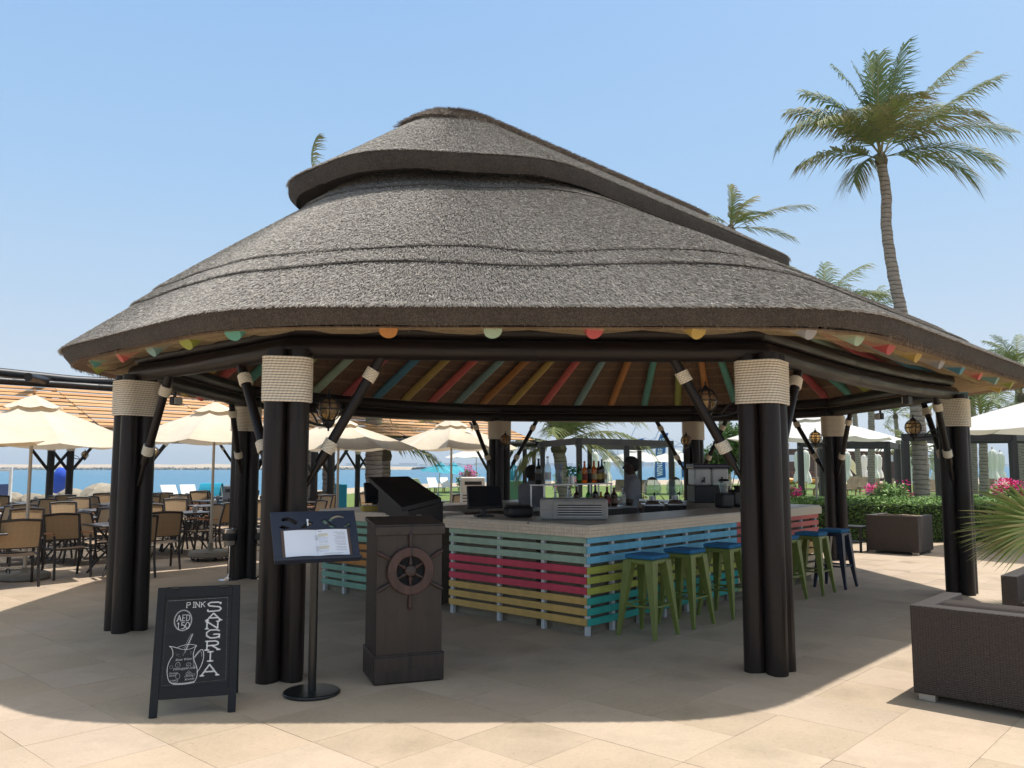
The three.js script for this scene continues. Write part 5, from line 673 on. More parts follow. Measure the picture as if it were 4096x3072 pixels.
function frondGeo(az, e0, e1, L, dry = .3, n = 46, ll = .8, wind = V(.12, -.05, 0)) {
  const D = PI / 180, pos = [], col = [], N = 26, pts = []; let p = V(0, 0, 0); const hx = V(Math.cos(az * D), 0, -Math.sin(az * D)), side = V(-hx.z, 0, hx.x);
  const dirAt = t => { const e = (e0 + (e1 - e0) * Math.pow(t, 1.4)) * D; return hx.clone().multiplyScalar(Math.cos(e)).add(V(0, Math.sin(e), 0)); };
  for (let i = 0; i <= N; i++) { pts.push(p.clone()); p = p.clone().addScaledVector(dirAt(i / N), L / N).addScaledVector(wind, .02); }
  const tri = (a, b, c, ca, cb, cc) => { pos.push(a.x, a.y, a.z, b.x, b.y, b.z, c.x, c.y, c.z); col.push(...ca, ...cb, ...cc); };
  const green = [.11, .18, .042], lime = [.26, .27, .075], brown = [.34, .24, .12], stalk = [.30, .26, .11], mx = (a, b, t) => a.map((v, i) => v + (b[i] - v) * t);
  for (let i = 0; i < N; i++) { const a = pts[i], b = pts[i + 1], w0 = .035 * (1 - i / N) + .005, w1 = .035 * (1 - (i + 1) / N) + .005, up = V(0, .6, 0); for (const s of [-1, 1]) { const A = a.clone().addScaledVector(side, s * w0), B = b.clone().addScaledVector(side, s * w1), a2 = a.clone().addScaledVector(up, w0), b2 = b.clone().addScaledVector(up, w1); tri(A, B, b2, stalk, stalk, stalk); tri(A, b2, a2, stalk, stalk, stalk); } const A = a.clone().addScaledVector(side, -w0), B = b.clone().addScaledVector(side, -w1), C2 = a.clone().addScaledVector(side, w0), D2 = b.clone().addScaledVector(side, w1); tri(A, C2, B, stalk, stalk, stalk); tri(C2, D2, B, stalk, stalk, stalk); }
  for (let i = 0; i < n; i++) for (const s of [-1, 1]) {
    const t = .16 + .83 * (i + rr(0, .6)) / n, f = t * N, k = Math.min(N - 1, Math.floor(f)), o = pts[k].clone().lerp(pts[k + 1], f - k), d = dirAt(t), len = ll * (.45 + .75 * Math.sin(PI * Math.min(1, t * .85 + .1))) * rr(.8, 1.15), droop = rr(.4, 1.0);
    const dir = side.clone().multiplyScalar(s * (1 - .45 * t)).addScaledVector(d, .55 + .5 * t).add(V(0, rr(.02, .28), 0)).normalize(), m = o.clone().addScaledVector(dir, len * .5).addScaledVector(wind, len * .5), e = o.clone().addScaledVector(dir, len * .93).add(V(0, -droop * len * .55, 0)).addScaledVector(wind, len * 1.6); m.y -= droop * len * .1;
    const w = d.clone().multiplyScalar(.026), dq = Math.min(1, Math.max(0, dry + rr(-.25, .25))), cb = mx(green, lime, R() * .7), cm = mx(cb, brown, dq * .5), ce = mx(cb, brown, Math.min(1, dq * 1.5));
    const b0 = o.clone().add(w), b1 = o.clone().sub(w), m0 = m.clone().addScaledVector(w, .9), m1 = m.clone().addScaledVector(w, -.9); tri(b0, b1, m1, cb, cb, cm); tri(b0, m1, m0, cb, cm, cm); tri(m0, m1, e, cm, cm, ce);
  }
  const g = new THREE.BufferGeometry(); g.setAttribute('position', new THREE.Float32BufferAttribute(pos, 3)); g.setAttribute('color', new THREE.Float32BufferAttribute(col, 3)); g.setAttribute('uv', new THREE.Float32BufferAttribute(new Float32Array(pos.length / 3 * 2), 2)); g.computeVertexNormals(); return g;
}
function palm(label, tpts, r0, r1, fronds, o = {}) {
  const base = tpts[0], t = thing('palm_tree', label, 'palm', base, 0, o.group), loc = tpts.map(p => p.clone().sub(base)), top = loc[loc.length - 1];
  part('trunk', trunkGeo(loc, r0, r1, Math.round(loc[0].distanceTo(top) * 7) + 4), M.trunk, t);
  part('crown_shaft', [lathe([[0, -.1], [r1 * 1.2, -.1], [r1 * 1.4, .05], [r1 * 1.1, .2], [r1 * .5, .34], [0, .36]], 12).translate(top.x, top.y, top.z)], std([.17, .125, .07], .95, { map: tThatch }), t);
  for (const f of fronds) { const m = part('frond', frondGeo(f[0], f[1], f[2], f[3], f[4] ?? rr(.2, .5), o.n, o.ll, o.wind), leafMat, t); m.position.copy(top).add(V(rr(-.05, .05), .15 + rr(-.08, .12), rr(-.05, .05))); }
  return t;
}
const around = (n, L, j = 1) => [...Array(n)].map((_, i) => { const lay = i % 3, az = i * 137.5; return [az + rr(-12, 12), [70, 45, 15][lay] + rr(-8, 8), [25, -25, -60][lay] + rr(-10, 10), L * rr(.85, 1.1)]; });
{
  const Z = 24, b = At(3690, 2010, Z); b.y = -.02;
  palm('tall leaning palm with ringed trunk rising above the thatched roof', [b, At(3676, 1760, Z), At(3655, 1500, Z), At(3612, 1280, Z), At(3572, 1090, Z + .2), At(3545, 900, Z + .3), At(3545, 780, Z + .3), At(3525, 650, Z + .3)], .24, .135,
    [[180, 52, -62, 3.7, .35], [168, 52, 2, 3.2, .6], [192, 15, -38, 2.7, .6], [150, 84, 66, 3.2, .1], [145, 80, 52, 3.5, .1], [100, 86, 78, 3.6, .05], [60, 88, 70, 3.5, .05], [20, 80, 66, 3.8, .1], [10, 58, 34, 4.6, .45], [-8, 45, 22, 4.0, .3], [3, 32, -20, 4.3, .5], [-22, 2, -58, 2.6, .6], [-90, 60, -20, 2.4, .7], [-130, 45, -35, 2.8, .75], [-45, 40, -30, 2.9, .6], [200, -15, -80, 1.6, .95], [160, 66, 20, 3.3, .2], [30, 60, 5, 3.8, .2], [210, 35, -30, 3.1, .4], [-15, 15, -40, 3.2, .4]], { n: 58, ll: 1.0, wind: V(.10, -.03, 0) });
  const p2 = At(2922, 940, 27), g2 = V(p2.x - .4, -.02, p2.z); palm('palm with three dry fronds showing behind the roof ridge', [g2, V(p2.x - .3, p2.y * .5, p2.z), p2], .22, .14, [[110, 100, 62, 1.5, .8], [30, 70, 25, 1.7, .8], [2, 36, -8, 2.9, .85], [-12, 0, -35, 2.0, .7], [60, 50, 10, 1.4, .3], [150, 40, -10, 1.6, .6], [200, 10, -50, 1.6, .5], [-60, 30, -30, 1.5, .3]], { n: 30, ll: .5, wind: V(.18, .02, 0) });
  const p3 = At(3300, 1250, 31), g3 = V(p3.x, -.02, p3.z); palm('palm whose pale tips show above the sloping thatch', [g3, V(p3.x, p3.y * .5, p3.z), p3], .2, .13, [[20, 60, 20, 2.8, .4], [70, 75, 50, 2.2, .2], [150, 70, 30, 2.2, .2], [0, 30, -20, 2.4, .4], [180, 30, -20, 2.4, .4], [-60, 30, -30, 2.4, .3]], { n: 30 });
  const p4 = At(1262, 720, 30), g4 = V(p4.x, -.02, p4.z); palm('palm with one dry frond standing up behind the roof cap', [g4, V(p4.x, p4.y * .5, p4.z), p4], .18, .12, [[178, 62, 112, 1.75, 1], [20, 30, 10, .9, 1], [0, 30, -30, 1.0, .9], [-60, 10, -60, 1.0, .8]], { n: 17, ll: .5, wind: V(.55, -.12, 0) });
  const p5 = At(2235, 1800, 31), g5 = V(p5.x + .3, -.02, p5.z); palm('short bushy palm behind the dark shade frame', [g5, V(p5.x + .15, p5.y * .5, p5.z), p5], .26, .22, [[175, 75, 10, 3.4, .5], [160, 66, -30, 3.4, .6], [120, 84, 40, 3.0, .3], [-80, 82, 30, 2.8, .3], [140, 80, 10, 3.2, .4], [40, 78, 10, 3.6, .3], [20, 66, -20, 4.4, .35], [5, 58, -30, 4.4, .4], [30, 72, 0, 4.2, .3], [-10, 30, -50, 3.6, .3], [-25, 10, -60, 2.6, .4], [190, 30, -60, 2.6, .6], [-60, 60, 0, 2.6, .3], [-100, 40, -40, 2.4, .4], [170, 0, -80, 2, .8], [30, 40, -20, 4, .3]], { n: 52, ll: .95, wind: V(.1, -.1, 0) });
  const p6 = At(1492, 1770, 26), g6 = V(p6.x + .12, -.02, p6.z); palm('palm with a pale thick trunk behind the till monitor', [g6, V(p6.x + .05, p6.y * .5, p6.z), p6.clone().setY(p6.y + 1.2)], .27, .24, around(11, 2.6), { n: 30, wind: V(.1, 0, 0) });
  const p7 = At(1545, 1830, 28), g7 = V(p7.x, -.02, p7.z); palm('young palm with drooping green fronds beside the pale trunk', [g7, V(p7.x, p7.y * .5, p7.z), p7], .16, .14, [[10, 62, -10, 2.9, .15], [0, 40, -40, 2.6, .2], [20, 75, 10, 2.6, .2], [170, 70, -10, 1.6, .3], [-60, 60, -20, 1.8, .2], [80, 80, 30, 2, .2], [-20, 20, -50, 1.8, .3]], { n: 34, ll: .7, wind: V(.1, -.12, 0) });
  const p8 = At(1317, 1880, 24.5), g8 = V(p8.x + .1, -.02, p8.z); palm('palm trunk standing behind the left till monitor', [g8, V(p8.x, p8.y * .6, p8.z), p8.clone().setY(3.6)], .19, .16, around(9, 2.0), { n: 24 });
  // the far garden
  const far = [[3582, 1670, 62, 'slim far palm between the white parasol and the thick trunk', 2.6], [3930, 1700, 34, 'leafy palm standing behind the bougainvillea bed', 2.8], [4085, 1600, 38, 'palm with drooping fronds over the far shade frame', 2.8], [3890, 1590, 48, 'far palm seen past the column top', 2.8], [4070, 1490, 44, 'palm showing above the right end of the eave', 2.6], [3660, 1850, 46, 'short far palm close behind the thick trunk', 2.2], [3480, 1300, 46, 'bare leaning trunk palm hidden behind the eave', 2.6], [3395, 1280, 58, 'second bare trunk palm hidden behind the eave', 2.6]];
  for (const [x, y, z, l, L] of far) { const c = At(x, y, z), lean = rr(-.5, .5); palm(l, [V(c.x + lean, -.02, c.z), V(c.x + lean * .4, c.y * .5, c.z), c], .2, .14, around(13, L), { n: 26, ll: .7 }); }
}
// ---------------------------------------------------------------- hedge, shrubs, flowers
function leafCloud(n, sample, size, cols, name, parent) {
  const g = new THREE.BufferGeometry(); g.setAttribute('position', new THREE.Float32BufferAttribute([0, 0, 0, .28, .06, .45, 0, 0, 1, 0, 0, 0, 0, 0, 1, -.28, .06, .45], 3)); g.setAttribute('uv', new THREE.Float32BufferAttribute(new Float32Array(12), 2)); g.computeVertexNormals();
  const im = new THREE.InstancedMesh(g, phy([1, 1, 1], .5, { specularIntensity: .5, transmission: .15, thickness: 0, side: THREE.DoubleSide }), n), m = new THREE.Matrix4(), q = new THREE.Quaternion(), c = new THREE.Color();
  for (let i = 0; i < n; i++) { const p = sample(), s = size * rr(.6, 1.35), k = cols[Math.floor(R() * cols.length)], v = rr(.7, 1.3); q.setFromEuler(new THREE.Euler(rr(-1.1, .5), R() * 6.28, rr(-.5, .5), 'YXZ')); m.compose(p, q, V(s, s, s)); im.setMatrixAt(i, m); im.setColorAt(i, c.setRGB(k[0] * v, k[1] * v, k[2] * v)); }
  im.name = name; im.userData.kind = 'stuff'; im.castShadow = im.receiveShadow = true; parent.add(im); return im;
}
const GREENS = [[.14, .25, .05], [.19, .32, .07], [.10, .19, .04], [.24, .36, .09]], PINKS = [[.85, .04, .30], [.90, .09, .40], [.7, .02, .2]];
{
  const h = thing('clipped_hedge', 'low clipped green hedge behind the wicker armchair', 'hedge', V(0, 0, 0)), x0 = 4.9, x1 = 16, z0 = 18.1, z1 = 20.9, H = .84;
  const core = new THREE.BoxGeometry(x1 - x0 - .1, H - .08, z1 - z0 - .1, 40, 4, 14), cp = core.attributes.position; for (let i = 0; i < cp.count; i++) cp.setXYZ(i, cp.getX(i) + rr(-.03, .03), cp.getY(i) + rr(-.03, .03), cp.getZ(i) + rr(-.03, .03)); core.translate((x0 + x1) / 2, H / 2 - .04, -(z0 + z1) / 2); core.computeVertexNormals(); part('twigs', core, std([.03, .04, .014], .95), h);
  leafCloud(52000, () => { const k = R(); const bump = .03 * Math.sin(R() * 6); if (k < .62) { const x = rr(x0, x1), z = rr(z0, z1); return V(x, H - .05 + .06 * fbm(x * 3, z * 3, 64, 2) + rr(-.04, .03), -z); } if (k < .92) return V(rr(x0, x1), rr(.02, H), -(z0 + rr(-.05, .05))); return V(x0 + rr(-.05, .05), rr(.02, H), -rr(z0, z1)); }, .062, GREENS, 'leaves', h);
}
function shrub(label, cat, pos, r, H, n, cols, flowers, fl) {
  const s = thing('shrub', label, cat, pos); for (let i = 0; i < 6; i++) { const a = i * 1.05; part('stem', rod(V(0, -.02, 0), V(Math.cos(a) * r * .5, H * rr(.6, .85), Math.sin(a) * r * .5), .02, .008, 6), M.trunk, s); }
  const cl = [...Array(9)].map(() => [V(rr(-.6, .6) * r, H * rr(.35, .85), rr(-.6, .6) * r), r * rr(.3, .5)]); const smp = () => { const [c, q] = cl[Math.floor(R() * cl.length)], d = V(rr(-1, 1), rr(-1, 1), rr(-1, 1)).normalize().multiplyScalar(q * Math.pow(R(), .35)); const p = c.clone().add(d); p.y = Math.max(.03, p.y); return p; };
  leafCloud(n, smp, .1, cols, 'foliage', s); if (flowers) leafCloud(flowers, () => { const k = fl[Math.floor(R() * fl.length)]; return V(k[0] + rr(-.16, .16), k[1] + rr(-.12, .12), k[2] + rr(-.16, .16)); }, .075, PINKS, 'blossoms', s); return s;
}
const onLand = (x, z, y = -.04) => V((x - 2048) / FOC * (z * Math.cos(PITCH) + (y + .4 - EYE) * Math.sin(PITCH)), y, -z);
shrub('tall dark green oleander bush behind the iced drinks machine', 'bush', onLand(2900, 23.5, -.02), 1.3, 2.95, 9000, GREENS.map(c => [c[0] * .8, c[1] * .85, c[2] * .8]), 0);
shrub('pink bougainvillea bush showing beside the column of the stools', 'bush', onLand(3165, 23, -.02), .6, 1.15, 1800, GREENS, 500, [[-.1, .8, .3], [.15, .6, .4], [.05, .95, .2], [.2, .3, .45]]);
shrub('bougainvillea bush with a few pink blossoms beside the thick trunk', 'bush', onLand(3560, 21.6, -.02), .72, 1.35, 3200, GREENS.map(c => [c[0] * 1.3, c[1] * 1.2, c[2] * 1.4]), 160, [[.3, 1.15, .3], [-.45, .5, .5], [-.3, .28, .5], [.35, .9, .2]]);
shrub('pink bougainvillea spray in front of the closed parasols', 'bush', onLand(3496, 24, -.02), .35, .95, 500, GREENS, 260, [[0, .98, .1], [.15, 1.0, 0], [-.12, .95, .1]]);
shrub('pink bougainvillea bush near the white parasol pole', 'bush', onLand(4040, 21.6, -.02), .8, 1.2, 2000, GREENS, 700, [[-.4, 1.05, .3], [0, 1.15, .3], [.3, .95, .3], [.5, .85, .4], [-.2, 1.2, .2]]);
shrub('small flowering bush behind the bottles on the lawn', 'bush', onLand(2270, 36, -.02), .8, 1.2, 1400, GREENS, 200, [[.3, 1.0, .4], [-.4, .7, .4]]);
shrub('pink flowering bush behind the white air cooler', 'bush', onLand(1875, 33, -.02), .55, 1.7, 900, GREENS, 420, [[0, 1.5, .2], [.15, 1.3, .3], [-.2, 1.25, .3]]);
function strapPlant(name, label, cat, pos, n, len, wid, spread, cols, dirs) {
  const s = thing(name, label, cat, pos);
  for (let i = 0; i < n; i++) { const az = dirs ? dirs[i][0] : R() * 6.28, el = dirs ? dirs[i][1] : rr(.5, 1.35), L = dirs ? dirs[i][2] : len * rr(.75, 1.1), g = [], N = 7, w = wid * rr(.8, 1.15), droop = dirs ? dirs[i][3] : rr(.5, 1.2) * spread; let p = V(0, 0, 0), e = el; const hx = V(Math.cos(az), 0, Math.sin(az)), sd = V(-hx.z, 0, hx.x), P2 = [p.clone()]; for (let k = 0; k < N; k++) { p = p.clone().addScaledVector(hx, Math.cos(e) * L / N).add(V(0, Math.sin(e) * L / N, 0)); e -= droop / N; P2.push(p.clone()); }
    for (let k = 0; k < N; k++) { const w0 = w * Math.sin(PI * (.12 + .88 * (1 - k / N) * .62)) * (1 - Math.pow(k / N, 3)), w1 = w * Math.sin(PI * (.12 + .88 * (1 - (k + 1) / N) * .62)) * (1 - Math.pow((k + 1) / N, 3)), f = V(0, .35, 0); for (const q of [-1, 1]) g.push(quadGeo([P2[k], P2[k + 1], P2[k + 1].clone().addScaledVector(sd, q * w1).addScaledVector(f, w1), P2[k].clone().addScaledVector(sd, q * w0).addScaledVector(f, w0)])); }
    const m = part('leaf', g, cols[i % cols.length], s); m.position.y = 0; }
  return s;
}
const lf = c => phy(c, .42, { transmission: .2, thickness: 0, side: THREE.DoubleSide, map: tLeafG });
strapPlant('strap_leaf_plant', 'clump of broad green strap leaves rising above the hedge', 'plant', V(9.55, -.02, -16.6), 46, 1.25, .06, 1, [lf([.12, .22, .05]), lf([.16, .27, .07]), lf([.09, .17, .04])]);
strapPlant('strap_leaf_plant', 'clump of bright strap leaves behind the glass dispensers', 'plant', onLand(2720, 21, -.02), 26, 1.6, .05, .8, [lf([.14, .26, .05]), lf([.19, .30, .08])]);
{ // fan palm in a planter at the sofa
  const pos = V(6.38, 0, -9.6), pl = thing('wicker_planter', 'dark square planter holding the fan palm', 'planter', pos, TH); part('box', rbox(.5, .62, .5, .02, 0, .31, 0), M.wicker, pl); part('rim', rbox(.54, .05, .54, .015, 0, .625, 0), M.wicker, pl); part('soil', box(.44, .02, .44, 0, .65, 0), std([.05, .035, .025], .95), pl);
  const f = thing('fan_palm', 'fan palm with long pale green blades fanning over the sofa', 'palm', V(6.38, .655, -9.6)); part('stem', trunkGeo([V(0, -.02, 0), V(.02, .16, 0), V(0, .32, 0)], .09, .07, 6), M.trunk, f);
  const cm = [lf([.30, .42, .09]), lf([.44, .50, .15]), lf([.22, .34, .07]), lf([.48, .46, .16])];
  const fan = (az, el, pet, rad, tilt) => { const dir = V(Math.cos(az) * Math.cos(el), Math.sin(el), Math.sin(az) * Math.cos(el)), o = V(0, .3, 0), c = o.clone().addScaledVector(dir, pet), fr = part('fan_leaf', rod(o, c, .014, .009, 6), cm[0], f), s = V(-Math.sin(az), 0, Math.cos(az)), up = V(0, 0, 0).crossVectors(s, dir); const sd = s.clone().applyAxisAngle(dir, tilt), nr = up.clone().applyAxisAngle(dir, tilt);
    const K = 17; for (let i = 0; i < K; i++) { const a = (i / (K - 1) - .5) * 1.7, d = dir.clone().multiplyScalar(Math.cos(a)).addScaledVector(sd, Math.sin(a)).normalize(), w = V(0, 0, 0).crossVectors(d, nr).normalize(), L = rad * (1 - .18 * Math.abs(a)) * rr(.92, 1.06), g = [], N = 6, W2 = .028; const pt = k => c.clone().addScaledVector(d, L * k / N).add(V(0, -.10 * L * Math.pow(k / N, 2.4), 0)); for (let k = 0; k < N; k++) { const w0 = W2 * (k < 1 ? .35 : 1 - Math.pow(k / N, 2)), w1 = W2 * (1 - Math.pow((k + 1) / N, 2)); for (const q of [-1, 1]) g.push(quadGeo([pt(k), pt(k + 1), pt(k + 1).addScaledVector(w, q * w1).addScaledVector(nr, w1 * .5), pt(k).addScaledVector(w, q * w0).addScaledVector(nr, w0 * .5)])); } part('blade', g, cm[i % 4], fr); } };
  fan(PI + .05, .14, .36, .95, 1.0); fan(PI - .3, .0, .36, .85, 1.15); fan(PI + .45, -.08, .34, .9, .8); fan(PI + 1.1, .35, .4, .85, .3); fan(-.2, .5, .45, .9, .4); fan(PI / 2 + .3, .5, .4, .85, .2); fan(-PI / 2 + .5, .3, .4, .85, .2); 
}
// ---------------------------------------------------------------- dark shade frames in the garden
function shadeFrame(label, posts, beams, H, canvas) {
  const c0 = onLand(posts[0][0], posts[0][1], -.02), f = thing('shade_frame', label, 'shade frame', c0), P2 = posts.map(([x, z]) => onLand(x, z, -.02).sub(c0)), fm = std([.035, .024, .02], .6, { map: tStreak });
  for (const p of P2) part('post', box(.17, H - .02, .17, p.x, (H - .02) / 2 - .0, p.z), fm, f);
  for (const [i, j] of beams) { const a = P2[i], b = P2[j], d = b.clone().sub(a), L = d.length(); part('beam', box(L + .17, .2, .12).rotateY(Math.atan2(-d.z, d.x)).translate((a.x + b.x) / 2, H + .085 + rr(0, .004), (a.z + b.z) / 2), fm, f); }
  if (canvas) { const q = canvas.map(i => P2[i].clone().setY(H + .21)); part('roof_canvas', quadGeo(q), M.canvasWhite, f); }
  return f;
}
shadeFrame('dark timber shade frame behind the bottles with a palm beyond', [[2318, 25.6], [2171, 29.5], [2099, 33], [2509, 27.2], [2688, 28.8], [2360, 33], [2136, 36.5], [2560, 36]], [[0, 1], [1, 2], [0, 3], [3, 4], [5, 7], [2, 6], [4, 7]], 2.30);
shadeFrame('dark timber shade frame beyond the column beside the hedge', [[3208, 29], [3557, 29.5], [3597, 33], [3290, 33]], [[0, 1], [1, 2], [2, 3], [3, 0]], 2.30);
shadeFrame('dark timber shade frame around the thick palm trunk', [[3632, 23.8], [4066, 23.4], [4190, 26], [3760, 27.5]], [[0, 1], [1, 2], [2, 3], [3, 0]], 2.36);
// closed parasols on the lawn
{
  const mk = pos => { const u = thing('closed_parasol', 'closed cream parasol standing on the lawn', 'parasol', pos, 0, 'closed cream parasols on the lawn'), g = [], K = 24, lv = [[.05, 2.62], [.20, 2.48], [.17, 2.40], [.25, 2.32], [.23, 1.6], [.17, 1.28], [.28, .95], [.33, .55], [.30, .5]]; const pos2 = [], idx = []; lv.forEach(([r, y]) => { for (let k = 0; k <= K; k++) { const a = k / K * 2 * PI, q = r * (1 + .22 * Math.cos(a * 8)); pos2.push(Math.cos(a) * q, y + (y < .6 ? .08 * Math.sin(a * 4) : 0), Math.sin(a) * q); } }); for (let j = 0; j < lv.length - 1; j++) for (let k = 0; k < K; k++) { const a = j * (K + 1) + k; idx.push(a, a + 1, a + K + 1, a + 1, a + K + 2, a + K + 1); } const gg = new THREE.BufferGeometry(); gg.setAttribute('position', new THREE.Float32BufferAttribute(pos2, 3)); gg.setIndex(idx); gg.setAttribute('uv', new THREE.Float32BufferAttribute(new Float32Array(pos2.length / 3 * 2), 2)); gg.computeVertexNormals(); part('folded_canopy', gg, std([.84, .81, .71], .9), u); part('pole', rod(V(0, 0, 0), V(0, 2.7, 0), .03), M.wood, u); part('finial', new THREE.SphereGeometry(.045, 10, 8).translate(0, 2.72, 0), M.wood, u); return u; };
  let u0 = null; for (const [x, z] of [[3196, 58], [3224, 54], [3390, 60], [3459, 80], [3500, 70], [3517, 76], [3652, 54], [3748, 50], [3888, 58], [3942, 60], [3976, 52], [4006, 63], [2380, 62], [2428, 58]]) { const p = onLand(x, z, -.02); if (!u0) u0 = mk(p); else copy(u0, p, R() * 6); }
  // wooden loungers
  const lg = (pos, ry, mat, label, group, cat = 'lounger') => { const l = thing('sun_lounger', label, cat, pos, ry, group), w = mat; part('seat', rbox(.6, .04, 1.25, .01, 0, .33, .3), w, l); const b = part('backrest', rbox(.6, .04, .75, .01, 0, 0, -.36), w, l); b.position.set(0, .34, -.32); b.rotation.x = .85; for (const [x, z] of [[-.27, .85], [.27, .85], [-.27, -.25], [.27, -.25]]) part('leg', rbox(.05, .33, .05, .005, x, .165, z), M.wood, l); return l; };
  const wood = std([.20, .15, .075], .8, { map: tStreak }); let l0 = null; for (const [x, z, r] of [[3250, 47, .6], [3285, 46, .5], [3440, 52, .7], [3480, 48, .7], [3535, 47, .7], [3412, 55, .8], [3728, 43, .6], [3395, 46, .6], [3950, 46, .5], [2480, 43, .4], [2560, 42, .4], [2760, 44, .4]]) { const p = onLand(x, z, -.02); if (!l0) l0 = lg(p, r + PI, wood, 'wooden sun lounger with raised back on the lawn', 'wooden loungers on the lawn'); else copy(l0, p, r + PI + rr(-.3, .3)); }
  let w0 = null; for (const [x, z, r] of [[1690, 50, 2.6], [1742, 51, 2.7], [1795, 52, 2.6], [770, 33, 2.5], [700, 32.5, 2.4]]) { const p = onLand(x, z, -.04); if (!w0) w0 = lg(p, r, M.white, 'white sun lounger facing the sea', 'white loungers facing the sea'); else copy(w0, p, r); }
}
// open beach parasols
parasol('beach_parasol', 'white open parasol on the beach beside the banners', onLand(2546, 44), 2.5, .62, 1.75, M.canvasWhite); parasol('beach_parasol', 'white open parasol on the beach behind the glass dispensers', onLand(2700, 48), 2.5, .6, 1.8, M.canvasWhite); parasol('beach_parasol', 'white open parasol on the beach behind the pergola posts', onLand(1905, 52), 2.75, .6, 2.0, M.canvasWhite);
{ const turq = phy([.02, .36, .46], .8, { transmission: .25, thickness: 0, side: THREE.DoubleSide }); for (const [x, z, l] of [[1752, 46, 'turquoise beach parasol tilted over the white loungers'], [1805, 50, 'second turquoise beach parasol behind the tilted one']]) { const u = parasol('beach_parasol', l, onLand(x, z), 1.75, .45, 1.1, turq); u.rotation.z = -.08; } 
  const bn = thing('towel_bin', 'green bin stuffed with folded turquoise parasols on the lawn', 'bin', onLand(2055, 38, -.02)); part('bin', rbox(.85, .95, .6, .03, 0, .475, 0), std([.08, .2, .12], .7), bn); for (let i = 0; i < 12; i++) part('folded_parasol', rod(V(rr(-.3, .3), .5, rr(-.2, .2)), V(rr(-.35, .6), rr(1.3, 1.75), rr(-.3, .3)), .06, .03, 8), std([.02, .25, .33], .8), bn);
  const tw = thing('draped_towel', 'turquoise towel hung over a lounge chair by the water', 'towel', onLand(845, 33.5)); { const g = [], N = 10; for (let i = 0; i < N; i++) { const f = t => V(0, .02 + .95 * Math.sin(PI * Math.min(1, t * 1.0)), -.5 + t), a = f(i / N), b = f((i + 1) / N); g.push(quadGeo([V(-.42, a.y, a.z), V(.42, a.y, a.z), V(.42, b.y, b.z), V(-.42, b.y, b.z)])); } part('cloth', g, std([.02, .30, .42], .9, { side: THREE.DoubleSide }), tw); part('frame', [rod(V(-.35, 0, -.45), V(-.35, .93, 0), .02), rod(V(.35, 0, -.45), V(.35, .93, 0), .02), rod(V(-.35, .9, 0), V(.35, .9, 0), .02)], M.white, tw); }
  const bt = thing('draped_towel', 'turquoise towel on the lounger behind the column foot', 'towel', onLand(1345, 30)); { part('cloth', rbox(.75, .9, .06, .03, 0, .55, 0), std([.03, .32, .45], .9), bt); part('frame', [rod(V(-.3, 0, 0), V(-.3, .6, 0), .02), rod(V(.3, 0, 0), V(.3, .6, 0), .02)], M.white, bt); }
  const bf = thing('folded_blue_parasol', 'bright blue half folded parasol between the paired pergola posts', 'parasol', onLand(232, 31)); part('canopy', body([[[0, 1.0, 0], .28, [.1, 1.25, 0], .3], [[-.1, .75, 0], .12, [0, 1.0, 0], .2], [[.1, 1.4, 0], .2, [0, 1.5, 0], .08]], .04, .12, null), std([.02, .08, .5], .8), bf); part('pole', rod(V(-.1, 0, 0), V(-.05, .8, 0), .025), M.white, bf);
  const lc = thing('white_beach_post', 'white painted wooden beach stand at the water', 'stand', onLand(10, 30)); part('upright', rbox(.09, 1.6, .09, .01, -.25, .8, 0), M.white, lc); part('upright', rbox(.09, 1.6, .09, .01, .25, .8, 0), M.white, lc); part('panel', rbox(.42, .5, .03, .01, 0, .75, 0), std([.05, .08, .2], .7), lc); part('rail', rbox(.41, .08, .05, .01, 0, 1.5, 0), M.white, lc); }
// air coolers
{ const ac = (label, pos, w, h, mat, ry) => { const c = thing('air_cooler', label, 'air cooler', pos, ry); part('casing', rbox(w, h, w * .75, .03, 0, h / 2, 0, 3), mat, c); for (let k = 0; k < 9; k++) part('louvre', rbox(w * .7, .02, .02, .004, -.04, h * .3 + k * h * .05, w * .385), M.dark, c); part('control_panel', rbox(w * .7, .08, .015, .004, 0, h * .9, w * .38), M.dark, c); };
  ac('white standing air cooler beyond the till monitor', onLand(1890, 19.5, -.006), .56, 1.37, M.white, .1); ac('grey standing air cooler beside the shaded parasol pole', onLand(928, 20.5, -.006), .40, 1.15, std([.18, .18, .18], .6), .1); }
